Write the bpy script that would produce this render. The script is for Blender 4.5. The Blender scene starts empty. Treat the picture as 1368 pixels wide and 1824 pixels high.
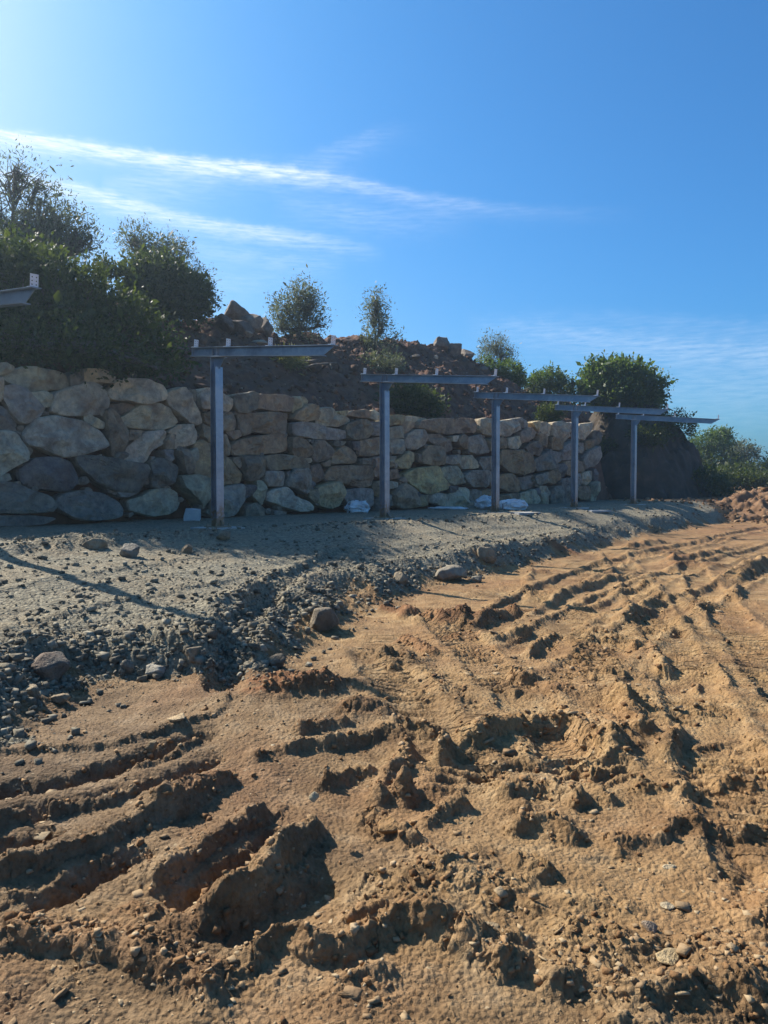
import bpy, math, random
import numpy as np
from mathutils import Vector

R = math.radians
rng = np.random.default_rng(11)
random.seed(11)
scene = bpy.context.scene

# ------------------------------------------------------------------ camera
FPX = 1368.0                       # focal length in photo pixels (27 mm on 36 mm tall frame)
PITCH = math.atan(54 / FPX)
CAM = np.array([0.0, 0.0, 0.82])
cam_d = bpy.data.cameras.new('camera')
cam_d.sensor_fit = 'VERTICAL'; cam_d.sensor_height = 36.0; cam_d.lens = 27.0
cam_d.clip_start = 0.05; cam_d.clip_end = 6000
cam = bpy.data.objects.new('camera', cam_d)
scene.collection.objects.link(cam)
cam.location = CAM; cam.rotation_euler = (R(90) - PITCH, 0, 0)
scene.camera = cam

# ------------------------------------------------------------------ light
SUN_AZ = R(-54)                    # from +Y (view direction) towards +X
SUN_EL = R(38.5)
SUN = np.array([math.sin(SUN_AZ) * math.cos(SUN_EL), math.cos(SUN_AZ) * math.cos(SUN_EL), math.sin(SUN_EL)])
sun_d = bpy.data.lights.new('sun', 'SUN'); sun_d.energy = 5.0; sun_d.angle = R(0.53); sun_d.color = (1.0, 0.93, 0.82)
sun = bpy.data.objects.new('sun', sun_d); scene.collection.objects.link(sun)
sun.rotation_euler = Vector(SUN).to_track_quat('Z', 'Y').to_euler()
sun.location = (-20, 20, 30)

world = bpy.data.worlds.new('World'); scene.world = world; world.use_nodes = True
wn, wl = world.node_tree.nodes, world.node_tree.links
wn.clear()


def wnode(t, **kw):
    n = wn.new(t)
    for k, v in kw.items(): setattr(n, k, v)
    return n


def wmath(op, a, b=None, c=None, clamp=False):
    n = wn.new('ShaderNodeMath'); n.operation = op; n.use_clamp = clamp
    for i, v in enumerate((a, b, c)):
        if v is None: continue
        if isinstance(v, (int, float)): n.inputs[i].default_value = v
        else: wl.new(v, n.inputs[i])
    return n.outputs[0]


sky = wnode('ShaderNodeTexSky', sky_type='NISHITA', sun_disc=False, sun_elevation=SUN_EL, sun_rotation=SUN_AZ,
            altitude=300, air_density=1.0, dust_density=2.5, ozone_density=3.5)
tc = wnode('ShaderNodeTexCoord')
sep = wnode('ShaderNodeSeparateXYZ'); wl.new(tc.outputs['Generated'], sep.inputs[0])
az = wmath('ARCTAN2', sep.outputs[0], sep.outputs[1])
el = wmath('ARCSINE', sep.outputs[2])
azel = wnode('ShaderNodeCombineXYZ'); wl.new(az, azel.inputs[0]); wl.new(el, azel.inputs[1])


def wnoise(sx, sy, scale, detail, off=0.0, rough=0.55):
    mp = wnode('ShaderNodeMapping'); mp.inputs['Scale'].default_value = (sx, sy, 1); mp.inputs['Location'].default_value = (off, off * 1.7, off)
    mp.inputs['Rotation'].default_value = (0, 0, R(7))
    wl.new(azel.outputs[0], mp.inputs[0])
    n = wnode('ShaderNodeTexNoise'); n.inputs['Scale'].default_value = scale; n.inputs['Detail'].default_value = detail
    n.inputs['Roughness'].default_value = rough
    wl.new(mp.outputs[0], n.inputs['Vector'])
    return n.outputs['Fac']


def px_dir(px, py):
    dx = (px - 684) / FPX; dy = (912 - py) / FPX
    f = np.array([0, math.cos(PITCH), -math.sin(PITCH)]); u = np.array([0, math.sin(PITCH), math.cos(PITCH)])
    d = f + dx * np.array([1.0, 0, 0]) + dy * u
    return d / np.linalg.norm(d)


WOB = wnoise(14, 26, 3.0, 6, 1.0, 0.62)
TEX = wnoise(7, 60, 5.0, 7, 4.0, 0.6)


def streak(pts, width, strength, noff, soft=1.0, fade=(None, None)):
    """a cirrus / vapour trail that follows a curve of elevation over azimuth in the sky"""
    ae = []
    for p in pts:
        d = px_dir(*p[:2]); ae.append((math.atan2(d[0], d[1]), math.asin(d[2]), p[2] if len(p) > 2 else 1.0))
    a0, a1 = ae[0][0], ae[-1][0]
    e0 = min(e for _, e, _ in ae) - 0.02; e1 = max(e for _, e, _ in ae) + 0.02
    t = wmath('DIVIDE', wmath('SUBTRACT', az, a0), a1 - a0, clamp=True)

    def curve(vals):
        fc = wnode('ShaderNodeFloatCurve'); c = fc.mapping.curves[0]
        while len(c.points) > 2: c.points.remove(c.points[1])
        c.points[0].location = (0, vals[0][1]); c.points[1].location = (1, vals[-1][1])
        for tt, v in vals[1:-1]: c.points.new(tt, v)
        fc.mapping.update(); wl.new(t, fc.inputs['Value'])
        return fc.outputs[0]
    ec = curve([((a - a0) / (a1 - a0), (e - e0) / (e1 - e0)) for a, e, _ in ae])
    ic = curve([((a - a0) / (a1 - a0), i) for a, _, i in ae])
    e_line = wmath('ADD', wmath('MULTIPLY', ec, e1 - e0), e0)
    wob = wmath('MULTIPLY', wmath('SUBTRACT', WOB, 0.5), width * 1.6)
    d = wmath('DIVIDE', wmath('ADD', wmath('SUBTRACT', el, e_line), wob), width)
    # sharper upper edge, softer lower edge
    up = wmath('GREATER_THAN', d, 0.0)
    d2 = wmath('MULTIPLY', d, wmath('ADD', wmath('MULTIPLY', up, 0.9), 0.62))
    g = wmath('POWER', 2.718, wmath('MULTIPLY', wmath('MULTIPLY', d2, d2), -1.0))
    tex = wmath('ADD', wmath('MULTIPLY', wmath('SUBTRACT', TEX, 0.28), 2.6), 0.12)
    return wmath('MULTIPLY', wmath('MULTIPLY', wmath('MULTIPLY', g, tex), ic), strength)


parts = [
    streak([(-500, 190, 0), (-120, 225, 1), (0, 238, 1), (160, 262, 1.0), (330, 285, 0.95), (470, 300, 0.9), (600, 318, 0.5), (760, 352, 0.27), (900, 370, 0.13), (1150, 376, 0.0)], 0.0075, 0.74, 1.0),
    streak([(-500, 270, 0), (-60, 305, 0.7), (110, 330, 0.9), (250, 368, 0.9), (400, 402, 0.9), (540, 422, 0.55), (690, 450, 0.0)], 0.0085, 0.55, 5.0),
    streak([(180, 330, 0), (300, 318, 0.5), (420, 300, 0.3), (560, 300, 0.15), (680, 320, 0)], 0.016, 0.42, 9.0),
    streak([(250, 420, 0), (400, 450, 0.5), (500, 463, 0.5), (620, 470, 0)], 0.010, 0.3, 13.0),
    streak([(480, 350, 0), (600, 372, 0.4), (740, 385, 0.3), (860, 372, 0.0)], 0.014, 0.3, 17.0),
    streak([(470, 300, 0), (540, 286, 0.2), (600, 266, 0.5), (640, 250, 0.5), (690, 236, 0.22), (740, 228, 0.05), (800, 224, 0)], 0.011, 0.22, 21.0),
    streak([(300, 480, 0), (400, 498, 0.45), (500, 500, 0.2), (640, 520, 0)], 0.012, 0.24, 23.0),
    streak([(820, 575, 0), (960, 590, 0.6), (1130, 612, 0.9), (1368, 630, 1.0), (1800, 650, 0)], 0.018, 0.20, 27.0),
    streak([(880, 560, 0), (1100, 568, 0.4), (1368, 585, 0.6), (1800, 590, 0)], 0.014, 0.14, 31.0),
    streak([(900, 660, 0), (1150, 690, 0.4), (1368, 700, 0.5), (1800, 700, 0)], 0.03, 0.22, 35.0),
]
clouds = parts[0]
for p in parts[1:]: clouds = wmath('ADD', clouds, p)
clouds = wmath('MINIMUM', clouds, 0.72)
mixc = wnode('ShaderNodeMix', data_type='RGBA')
hs = wnode('ShaderNodeMix', data_type='RGBA', blend_type='MULTIPLY'); hs.inputs[0].default_value = 1.0
hs.inputs[7].default_value = (0.36, 0.89, 1.28, 1)     # the camera's cool, saturated rendering of a clear sky
wl.new(sky.outputs[0], hs.inputs[6])
wl.new(clouds, mixc.inputs['Factor']); wl.new(hs.outputs[2], mixc.inputs[6]); mixc.inputs[7].default_value = (8.6, 9.0, 9.6, 1)
bw = wnode('ShaderNodeRGBToBW'); wl.new(hs.outputs[2], bw.inputs[0])
gl = wnode('ShaderNodeMapRange', interpolation_type='SMOOTHSTEP'); wl.new(bw.outputs[0], gl.inputs['Value'])
gl.inputs['From Min'].default_value = 2.2; gl.inputs['From Max'].default_value = 7.0; gl.inputs['To Max'].default_value = 0.62
wh = wnode('ShaderNodeMix', data_type='RGBA')      # the brightest sky round the sun bleaches towards white
wl.new(gl.outputs[0], wh.inputs[0]); wl.new(hs.outputs[2], wh.inputs[6]); wl.new(bw.outputs[0], wh.inputs[7]); wl.new(wh.outputs[2], mixc.inputs[6])
bg = wnode('ShaderNodeBackground'); bg.inputs['Strength'].default_value = 0.078
wl.new(mixc.outputs[2], bg.inputs['Color'])
wo = wnode('ShaderNodeOutputWorld'); wl.new(bg.outputs[0], wo.inputs[0])

vs = scene.view_settings
vs.view_transform = 'Standard'; vs.look = 'None'; vs.exposure = 0.86; vs.gamma = 1.0; vs.use_curve_mapping = False
world.cycles.sampling_method = 'MANUAL'; world.cycles.sample_map_resolution = 512
scene.cycles.max_bounces = 4; scene.cycles.diffuse_bounces = 3; scene.cycles.glossy_bounces = 2; scene.cycles.transmission_bounces = 2
scene.cycles.transparent_max_bounces = 4
scene.cycles.use_adaptive_sampling = True; scene.cycles.adaptive_threshold = 0.02
COL = scene.collection

# ------------------------------------------------------------------ noise


def _h(ix, iy, iz, seed):
    n = (ix.astype(np.int64) * 374761393 + iy.astype(np.int64) * 668265263 + iz.astype(np.int64) * 2147483647 + seed * 974634777) & 0xFFFFFFFF
    n = ((n ^ (n >> 13)) * 1274126177) & 0xFFFFFFFF
    n = (n ^ (n >> 16)) & 0xFFFF
    return n / 65535.0 * 2 - 1


def noise2(x, y, seed=0):
    ix = np.floor(x); iy = np.floor(y); fx = x - ix; fy = y - iy
    fx = fx * fx * fx * (fx * (fx * 6 - 15) + 10); fy = fy * fy * fy * (fy * (fy * 6 - 15) + 10)
    z = np.zeros_like(ix)
    a = _h(ix, iy, z, seed); b = _h(ix + 1, iy, z, seed); c = _h(ix, iy + 1, z, seed); d = _h(ix + 1, iy + 1, z, seed)
    return (a * (1 - fx) + b * fx) * (1 - fy) + (c * (1 - fx) + d * fx) * fy


def noise3(x, y, z, seed=0):
    ix = np.floor(x); iy = np.floor(y); iz = np.floor(z); fx = x - ix; fy = y - iy; fz = z - iz
    fx = fx * fx * (3 - 2 * fx); fy = fy * fy * (3 - 2 * fy); fz = fz * fz * (3 - 2 * fz)
    r = 0
    for dz, wz in ((0, 1 - fz), (1, fz)):
        a = _h(ix, iy, iz + dz, seed); b = _h(ix + 1, iy, iz + dz, seed); c = _h(ix, iy + 1, iz + dz, seed); d = _h(ix + 1, iy + 1, iz + dz, seed)
        r = r + wz * ((a * (1 - fx) + b * fx) * (1 - fy) + (c * (1 - fx) + d * fx) * fy)
    return r


def fbm2(x, y, octs, seed=0, gain=0.5):
    r = 0; a = 1.0
    for o in range(octs):
        r = r + a * noise2(x * 2 ** o + o * 17.3, y * 2 ** o - o * 9.1, seed + o); a *= gain
    return r


def facet(x, y, scale, seed, tilt=0.8):
    """broken-clod relief: every cell has its own level and tilt"""
    gx = x * scale; gy = y * scale; ix = np.floor(gx); iy = np.floor(gy); z = np.zeros_like(ix)
    best = np.full(x.shape, 9.0); bx_ = np.zeros_like(gx); by_ = np.zeros_like(gx); ex = np.zeros_like(gx); ey = np.zeros_like(gx)
    for di in (-1, 0, 1):
        for dj in (-1, 0, 1):
            cx = ix + di; cy = iy + dj
            dx = cx + 0.5 + 0.48 * _h(cx, cy, z, seed) - gx; dy = cy + 0.5 + 0.48 * _h(cx, cy, z, seed + 1) - gy
            d = dx * dx + dy * dy; m = d < best
            best = np.where(m, d, best); bx_ = np.where(m, cx, bx_); by_ = np.where(m, cy, by_); ex = np.where(m, dx, ex); ey = np.where(m, dy, ey)
    return 0.55 * _h(bx_, by_, z, seed + 2) + tilt * (_h(bx_, by_, z, seed + 3) * ex + _h(bx_, by_, z, seed + 4) * ey) - 0.35 * best


def sstep(a, b, x):
    t = np.clip((x - a) / (b - a), 0, 1); return t * t * (3 - 2 * t)


# ------------------------------------------------------------------ frames of reference
U = np.array([0.651, 0.759, 0.0]); U /= np.linalg.norm(U)      # along the wall, away to the right
M = np.array([U[1], -U[0], 0.0])                              # out of the wall, towards the open ground
W0 = np.array([-3.73, 17.2, 0.0])                             # a point at the foot of the wall
POST0 = np.array([-2.97, 13.7, 0.0])                          # foot of the first whole post
BAY = 4.581

def tq(x, y):
    dx = x - W0[0]; dy = y - W0[1]
    return dx * U[0] + dy * U[1], dx * M[0] + dy * M[1]


EDGE_T, EDGE_Q = [], []
for e_ in [(0, 1335), (110, 1262), (200, 1215), (330, 1205), (400, 1216), (480, 1195), (560, 1128), (700, 1064), (830, 1030), (950, 1003), (1100, 965), (1250, 937)]:
    d_ = px_dir(*e_); k_ = (-0.78 - CAM[2]) / d_[2]; a_, b_ = tq(d_[0] * k_, d_[1] * k_); EDGE_T.append(a_); EDGE_Q.append(b_)
o_ = np.argsort(EDGE_T); EDGE_T = np.array(EDGE_T)[o_]; EDGE_Q = np.array(EDGE_Q)[o_]


def edge_q(t): return np.interp(t, EDGE_T, EDGE_Q)


def base_z(x, y):
    """lie of the land without ruts: gravel platform by the wall, then a bank down to the mud"""
    t, q = tq(x, y)
    e = edge_q(t) + 0.22 * noise2(t * 0.9, q * 0.3, 77) + 0.10 * noise2(t * 2.6, q, 78)
    plat = -0.56 * np.clip((q - 3.1) / (e - 3.1), 0, 1) ** 1.15
    bank = sstep(e - 0.75, e + 0.05, q)
    mud = -0.80 + 0.05 * noise2(x * 0.35, y * 0.35, 5)
    far = sstep(21, 31, t) * (1 - sstep(2.0, 7.0, q)) * 0.0
    return plat * (1 - bank) + mud * bank + far


def gravel_mask(x, y):
    t, q = tq(x, y)
    e = edge_q(t) + 0.22 * noise2(t * 0.9, q * 0.3, 77) + 0.10 * noise2(t * 2.6, q, 78)
    w = 0.10 + 0.25 * (fbm2(x * 3.0, y * 3.0, 3, 41))
    g = 1 - sstep(e - 0.45, e + 0.22, q + w * 1.1)
    # beyond the end of the wall the track gives way to earth
    g = g * (1 - sstep(19.5, 23.5, t + 1.5 * noise2(x * 0.7, y * 0.7, 6)))
    return g


def ray_hit(px, py, zf):
    d = px_dir(px, py); lo, hi = 0.5, 120.0; prev = 0.5
    ts = np.concatenate([np.linspace(0.5, 40, 1600), np.linspace(40, 200, 800)])
    P = CAM[None] + ts[:, None] * d[None]
    below = P[:, 2] < zf(P[:, 0], P[:, 1])
    if not below.any(): return P[-1]
    return P[np.argmax(below)]


def g_px(px, py):
    p = ray_hit(px, py, base_z); return p


# ------------------------------------------------------------------ mesh helpers


def new_mesh(name, V, F, smooth=False):
    me = bpy.data.meshes.new(name)
    V = np.asarray(V, dtype=np.float32).reshape(-1, 3)
    if isinstance(F, np.ndarray):
        n, k = F.shape
        me.vertices.add(len(V)); me.vertices.foreach_set('co', V.ravel())
        me.loops.add(n * k); me.loops.foreach_set('vertex_index', F.astype(np.int32).ravel())
        me.polygons.add(n); me.polygons.foreach_set('loop_start', np.arange(0, n * k, k, dtype=np.int32))
        me.update(calc_edges=True)
    else:
        me.from_pydata([tuple(map(float, v)) for v in V], [], F); me.update()
    if smooth: me.polygons.foreach_set('use_smooth', np.ones(len(me.polygons), dtype=bool))
    return me


def link(name, me, mat=None, parent=None, loc=None):
    o = bpy.data.objects.new(name, me)
    if mat is not None and me is not None and not me.materials: me.materials.append(mat)
    COL.objects.link(o)
    if parent is not None: o.parent = parent
    if loc is not None: o.location = [float(v) for v in loc]
    return o


def tag(o, label=None, cat=None, group=None, kind=None):
    if label: o['label'] = label
    if cat: o['category'] = cat
    if group: o['group'] = group
    if kind: o['kind'] = kind
    return o


def empty(name, loc=(0, 0, 0), rz=0.0):
    o = bpy.data.objects.new(name, None); COL.objects.link(o)
    o.location = [float(v) for v in loc]; o.rotation_euler = (0, 0, rz); o.empty_display_size = 0.2
    return o


class MB:
    def __init__(s): s.v = []; s.f = []

    def add(s, V, F):
        n = len(s.v); s.v += [tuple(map(float, v)) for v in V]; s.f += [tuple(i + n for i in f) for f in F]; return s

    def box(s, x0, x1, y0, y1, z0, z1):
        V = [(x0, y0, z0), (x1, y0, z0), (x1, y1, z0), (x0, y1, z0), (x0, y0, z1), (x1, y0, z1), (x1, y1, z1), (x0, y1, z1)]
        return s.add(V, [(0, 3, 2, 1), (4, 5, 6, 7), (0, 1, 5, 4), (1, 2, 6, 5), (2, 3, 7, 6), (3, 0, 4, 7)])

    def prism(s, P, ax, a0, a1):
        """extrude polygon P (2D) along axis ax (0,1,2) from a0 to a1"""
        n = len(P); V = []
        for a in (a0, a1):
            for p in P:
                v = [0, 0, 0]; o = [i for i in range(3) if i != ax]
                v[ax] = a; v[o[0]] = p[0]; v[o[1]] = p[1]; V.append(v)
        F = [tuple(range(n))[::-1], tuple(range(n, 2 * n))]
        for i in range(n): F.append((i, (i + 1) % n, n + (i + 1) % n, n + i))
        return s.add(V, F)

    def tube(s, pts, rad, sides=6):
        pts = [np.array(p, float) for p in pts]; n0 = len(s.v); k = len(pts)
        for i, p in enumerate(pts):
            d = pts[min(i + 1, k - 1)] - pts[max(i - 1, 0)]; d /= (np.linalg.norm(d) + 1e-9)
            a = np.cross(d, [0.31, 0.2, 0.93]); a /= (np.linalg.norm(a) + 1e-9); b = np.cross(d, a)
            for j in range(sides):
                th = 2 * math.pi * j / sides
                q = p + rad[i] * (math.cos(th) * a + math.sin(th) * b); s.v.append(tuple(q))
        for i in range(k - 1):
            for j in range(sides):
                s.f.append((n0 + i * sides + j, n0 + i * sides + (j + 1) % sides, n0 + (i + 1) * sides + (j + 1) % sides, n0 + (i + 1) * sides + j))
        s.f.append(tuple(n0 + j for j in range(sides))[::-1]); s.f.append(tuple(n0 + (k - 1) * sides + j for j in range(sides)))
        return s

    def build(s, name, mat, parent=None, smooth=False, loc=None):
        return link(name, new_mesh(name, s.v, s.f, smooth), mat, parent, loc)


# ------------------------------------------------------------------ materials


def mat_new(name):
    m = bpy.data.materials.new(name); m.use_nodes = True
    nt = m.node_tree; b = nt.nodes['Principled BSDF']
    return m, nt, b


class NT:
    def __init__(s, nt): s.nt = nt; s.n = nt.nodes; s.l = nt.links

    def node(s, t, ins=None, **kw):
        n = s.n.new(t)
        for k, v in kw.items(): setattr(n, k, v)
        for k, v in (ins or {}).items():
            if hasattr(v, 'is_linked'): s.l.new(v, n.inputs[k])
            else: n.inputs[k].default_value = v
        return n

    def noise(s, vec, scale, detail=4, rough=0.55, dist=0.0):
        return s.node('ShaderNodeTexNoise', {'Vector': vec, 'Scale': scale, 'Detail': detail, 'Roughness': rough, 'Distortion': dist}).outputs['Fac']

    def ramp(s, fac, stops):
        n = s.node('ShaderNodeValToRGB', {'Fac': fac}); e = n.color_ramp.elements
        while len(e) > 1: e.remove(e[-1])
        e[0].position = stops[0][0]; e[0].color = (*stops[0][1], 1)
        for p, c in stops[1:]:
            q = e.new(p); q.color = (*c, 1)
        return n.outputs['Color']

    def mix(s, fac, a, b, blend='MIX'):
        n = s.n.new('ShaderNodeMix'); n.data_type = 'RGBA'; n.blend_type = blend
        for i, v in ((0, fac), (6, a), (7, b)):
            if hasattr(v, 'is_linked'): s.l.new(v, n.inputs[i])
            elif i == 0: n.inputs[i].default_value = v
            else: n.inputs[i].default_value = (*v, 1) if len(v) == 3 else v
        return n.outputs[2]

    def math(s, op, a, b=0.0, clamp=False):
        n = s.n.new('ShaderNodeMath'); n.operation = op; n.use_clamp = clamp
        for i, v in enumerate((a, b)):
            if hasattr(v, 'is_linked'): s.l.new(v, n.inputs[i])
            else: n.inputs[i].default_value = v
        return n.outputs[0]


def setin(b, **kw):
    for k, v in kw.items(): b.inputs[k.replace('_', ' ')].default_value = v


def earth_material():
    m, nt, b = mat_new('earth'); N = NT(nt)
    pos = N.node('ShaderNodeNewGeometry').outputs['Position']
    g = N.node('ShaderNodeAttribute', attribute_name='gravel').outputs['Fac']
    red = N.node('ShaderNodeAttribute', attribute_name='red').outputs['Fac']
    n1 = N.noise(pos, 0.9, 5); n2 = N.noise(pos, 5.0, 6, 0.6); n3 = N.noise(pos, 42.0, 5, 0.65); n4 = N.noise(pos, 190.0, 3, 0.6)
    v1 = N.node('ShaderNodeTexVoronoi', {'Vector': pos, 'Scale': 46.0, 'Randomness': 1.0})
    tan = N.ramp(n2, [(0.25, (0.190, 0.110, 0.047)), (0.5, (0.288, 0.179, 0.081)), (0.72, (0.372, 0.254, 0.130))])
    rust = N.ramp(n2, [(0.25, (0.125, 0.052, 0.022)), (0.6, (0.225, 0.105, 0.045)), (0.8, (0.30, 0.16, 0.075))])
    brn = N.node('ShaderNodeAttribute', attribute_name='brown').outputs['Fac']
    tan = N.mix(N.math('MULTIPLY', brn, 0.95), tan, N.ramp(n2, [(0.25, (0.105, 0.066, 0.036)), (0.5, (0.170, 0.112, 0.062)), (0.75, (0.26, 0.185, 0.115))]))
    f_red = N.math('ADD', N.math('MULTIPLY', N.math('SUBTRACT', n1, 0.47), 2.2, clamp=True), red, clamp=True)
    mud = N.mix(f_red, tan, rust)
    speck = N.ramp(n3, [(0.32, (0.60, 0.55, 0.5)), (0.5, (1, 1, 1)), (0.7, (1.18, 1.16, 1.12))])
    mud = N.mix(0.75, mud, speck, 'MULTIPLY')
    damp = N.ramp(N.noise(pos, 1.7, 4, 0.6), [(0.32, (0.62, 0.60, 0.60)), (0.5, (1, 1, 1)), (0.68, (1.08, 1.07, 1.04))])
    mud = N.mix(0.9, mud, damp, 'MULTIPLY')
    # pale flakes of shale trodden into the clay
    chip = N.math('GREATER_THAN', N.math('ADD', v1.outputs['Color'], N.math('MULTIPLY', n2, 0.35)), 1.10)
    chip = N.math('MULTIPLY', chip, N.math('LESS_THAN', v1.outputs['Distance'], 0.42))
    mud = N.mix(N.math('MULTIPLY', chip, 0.6), mud, (0.40, 0.31, 0.19))
    v2 = N.node('ShaderNodeTexVoronoi', {'Vector': pos, 'Scale': 26.0, 'Randomness': 1.0})
    gc = N.ramp(N.math('ADD', N.math('MULTIPLY', v2.outputs['Color'], 0.5), N.math('MULTIPLY', n3, 0.5)),
                [(0.2, (0.080, 0.069, 0.048)), (0.45, (0.170, 0.148, 0.102)), (0.62, (0.245, 0.215, 0.148)), (0.8, (0.36, 0.316, 0.225))])
    gc = N.mix(N.math('MULTIPLY', N.math('SUBTRACT', n1, 0.42), 2.5, clamp=True), gc, N.mix(0.5, gc, (0.27, 0.235, 0.165)))
    gc = N.mix(N.math('MULTIPLY', N.math('SUBTRACT', N.noise(pos, 1.3, 5, 0.6), 0.47), 4.0, clamp=True), gc, N.mix(0.45, gc, (0.24, 0.17, 0.095)))
    gf = N.ramp(N.math('ADD', N.math('ADD', g, N.math('MULTIPLY', N.math('SUBTRACT', n2, 0.5), 0.9)), N.math('MULTIPLY', N.math('SUBTRACT', n3, 0.5), 0.6)), [(0.3, (0, 0, 0)), (0.72, (1, 1, 1))])
    col = N.mix(gf, mud, gc)
    nt.links.new(col, b.inputs['Base Color'])
    setin(b, Roughness=0.92); b.inputs['Specular IOR Level'].default_value = 0.25
    hh = N.math('ADD', N.math('MULTIPLY', n3, 0.65), N.math('MULTIPLY', n4, 0.22))
    hh = N.math('ADD', hh, N.math('MULTIPLY', v2.outputs['Distance'], N.math('MULTIPLY', g, -0.9)))
    tu = N.node('ShaderNodeAttribute', attribute_name='tread_u').outputs['Fac']; tm = N.node('ShaderNodeAttribute', attribute_name='tread_m').outputs['Fac']
    wv = N.math('SINE', N.math('MULTIPLY', N.math('ADD', tu, N.math('MULTIPLY', N.math('SUBTRACT', n2, 0.5), 0.05)), 2 * math.pi / 0.062))
    wv = N.math('MULTIPLY', N.math('MULTIPLY', N.node('ShaderNodeMapRange', {'Value': wv, 'From Min': -0.2, 'From Max': 0.5}).outputs[0], tm), N.math('SUBTRACT', 1.0, g, clamp=True))
    hh = N.math('ADD', hh, N.math('MULTIPLY', wv, 0.8))
    hh = N.math('ADD', hh, N.math('MULTIPLY', v1.outputs['Distance'], N.math('MULTIPLY', N.math('SUBTRACT', 1.0, g, clamp=True), -0.45)))
    bp = N.node('ShaderNodeBump', {'Height': hh, 'Strength': 0.95, 'Distance': 0.022})
    nt.links.new(bp.outputs[0], b.inputs['Normal'])
    return m


def clod_material(name, stops, bump=0.5, scale=30.0, rough=0.9):
    m, nt, b = mat_new(name); N = NT(nt)
    gi = N.node('ShaderNodeNewGeometry'); pos = gi.outputs['Position']
    n = N.noise(pos, scale, 4)
    f = N.math('ADD', N.math('MULTIPLY', gi.outputs['Random Per Island'], 0.7), N.math('MULTIPLY', n, 0.4))
    nt.links.new(N.ramp(f, stops), b.inputs['Base Color']); setin(b, Roughness=rough); b.inputs['Specular IOR Level'].default_value = 0.25
    bp = N.node('ShaderNodeBump', {'Height': N.noise(pos, scale * 3, 4), 'Strength': bump, 'Distance': 0.01}); nt.links.new(bp.outputs[0], b.inputs['Normal'])
    return m


def stone_material():
    """quarried boulders: own colour comes from the object's colour, with veins, stains and lichen"""
    m, nt, b = mat_new('wall_stone'); N = NT(nt)
    gi = N.node('ShaderNodeNewGeometry'); pos = gi.outputs['Position']
    oi = N.node('ShaderNodeObjectInfo')
    off = N.node('ShaderNodeVectorMath', operation='ADD')
    nt.links.new(pos, off.inputs[0])
    sc = N.node('ShaderNodeVectorMath', operation='SCALE'); nt.links.new(oi.outputs['Random'], sc.inputs['Scale']); sc.inputs[0].default_value = (31, 17, 23)
    nt.links.new(sc.outputs[0], off.inputs[1]); p = off.outputs[0]
    n1 = N.noise(p, 2.2, 6, 0.6, 0.4); n2 = N.noise(p, 9.0, 6, 0.65); n3 = N.noise(p, 38.0, 4, 0.6)
    base = oi.outputs['Color']
    c = N.mix(1.0, base, N.ramp(n1, [(0.3, (0.52, 0.52, 0.55)), (0.5, (1, 1, 1)), (0.68, (1.35, 1.28, 1.12))]), 'MULTIPLY')
    c = N.mix(0.8, c, N.ramp(n2, [(0.28, (0.55, 0.53, 0.53)), (0.52, (1, 1, 1)), (0.72, (1.4, 1.37, 1.3))]), 'MULTIPLY')
    rust = N.math('MULTIPLY', N.math('SUBTRACT', N.noise(p, 1.5, 4, 0.6), 0.56), 5.0, clamp=True)
    c = N.mix(N.math('MULTIPLY', rust, 0.55), c, (0.23, 0.11, 0.05))
    vein = N.ramp(N.noise(p, 3.1, 3, 0.5, 1.2), [(0.47, (0, 0, 0)), (0.5, (1, 1, 1)), (0.53, (0, 0, 0))])
    c = N.mix(N.math('MULTIPLY', N.node('ShaderNodeRGBToBW', {'Color': vein}).outputs[0], 0.07), c, (0.45, 0.42, 0.36))
    nt.links.new(c, b.inputs['Base Color']); setin(b, Roughness=0.85); b.inputs['Specular IOR Level'].default_value = 0.3
    h = N.math('ADD', N.math('MULTIPLY', n2, 1.0), N.math('MULTIPLY', n3, 0.35))
    bp = N.node('ShaderNodeBump', {'Height': h, 'Strength': 0.9, 'Distance': 0.07}); nt.links.new(bp.outputs[0], b.inputs['Normal'])
    return m


def leaf_material(name, c0, c1, trans=0.45):
    m, nt, b = mat_new(name); N = NT(nt)
    gi = N.node('ShaderNodeNewGeometry')
    col = N.ramp(gi.outputs['Random Per Island'], [(0.0, c0), (0.6, tuple((a + c) / 2 for a, c in zip(c0, c1))), (1.0, c1)])
    nt.links.new(col, b.inputs['Base Color']); setin(b, Roughness=0.55); b.inputs['Specular IOR Level'].default_value = 0.35
    tr = N.node('ShaderNodeBsdfTranslucent', {'Color': N.mix(1.0, col, (1.25, 1.3, 0.6), 'MULTIPLY')})
    mx = N.node('ShaderNodeMixShader', {0: trans}); nt.links.new(b.outputs[0], mx.inputs[1]); nt.links.new(tr.outputs[0], mx.inputs[2])
    out = [n for n in nt.nodes if n.type == 'OUTPUT_MATERIAL'][0]; nt.links.new(mx.outputs[0], out.inputs[0])
    return m


def bark_material():
    m, nt, b = mat_new('bark'); N = NT(nt); pos = N.node('ShaderNodeNewGeometry').outputs['Position']
    nt.links.new(N.ramp(N.noise(pos, 12, 5), [(0.3, (0.06, 0.05, 0.04)), (0.7, (0.17, 0.145, 0.12))]), b.inputs['Base Color']); setin(b, Roughness=0.9)
    return m


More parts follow.
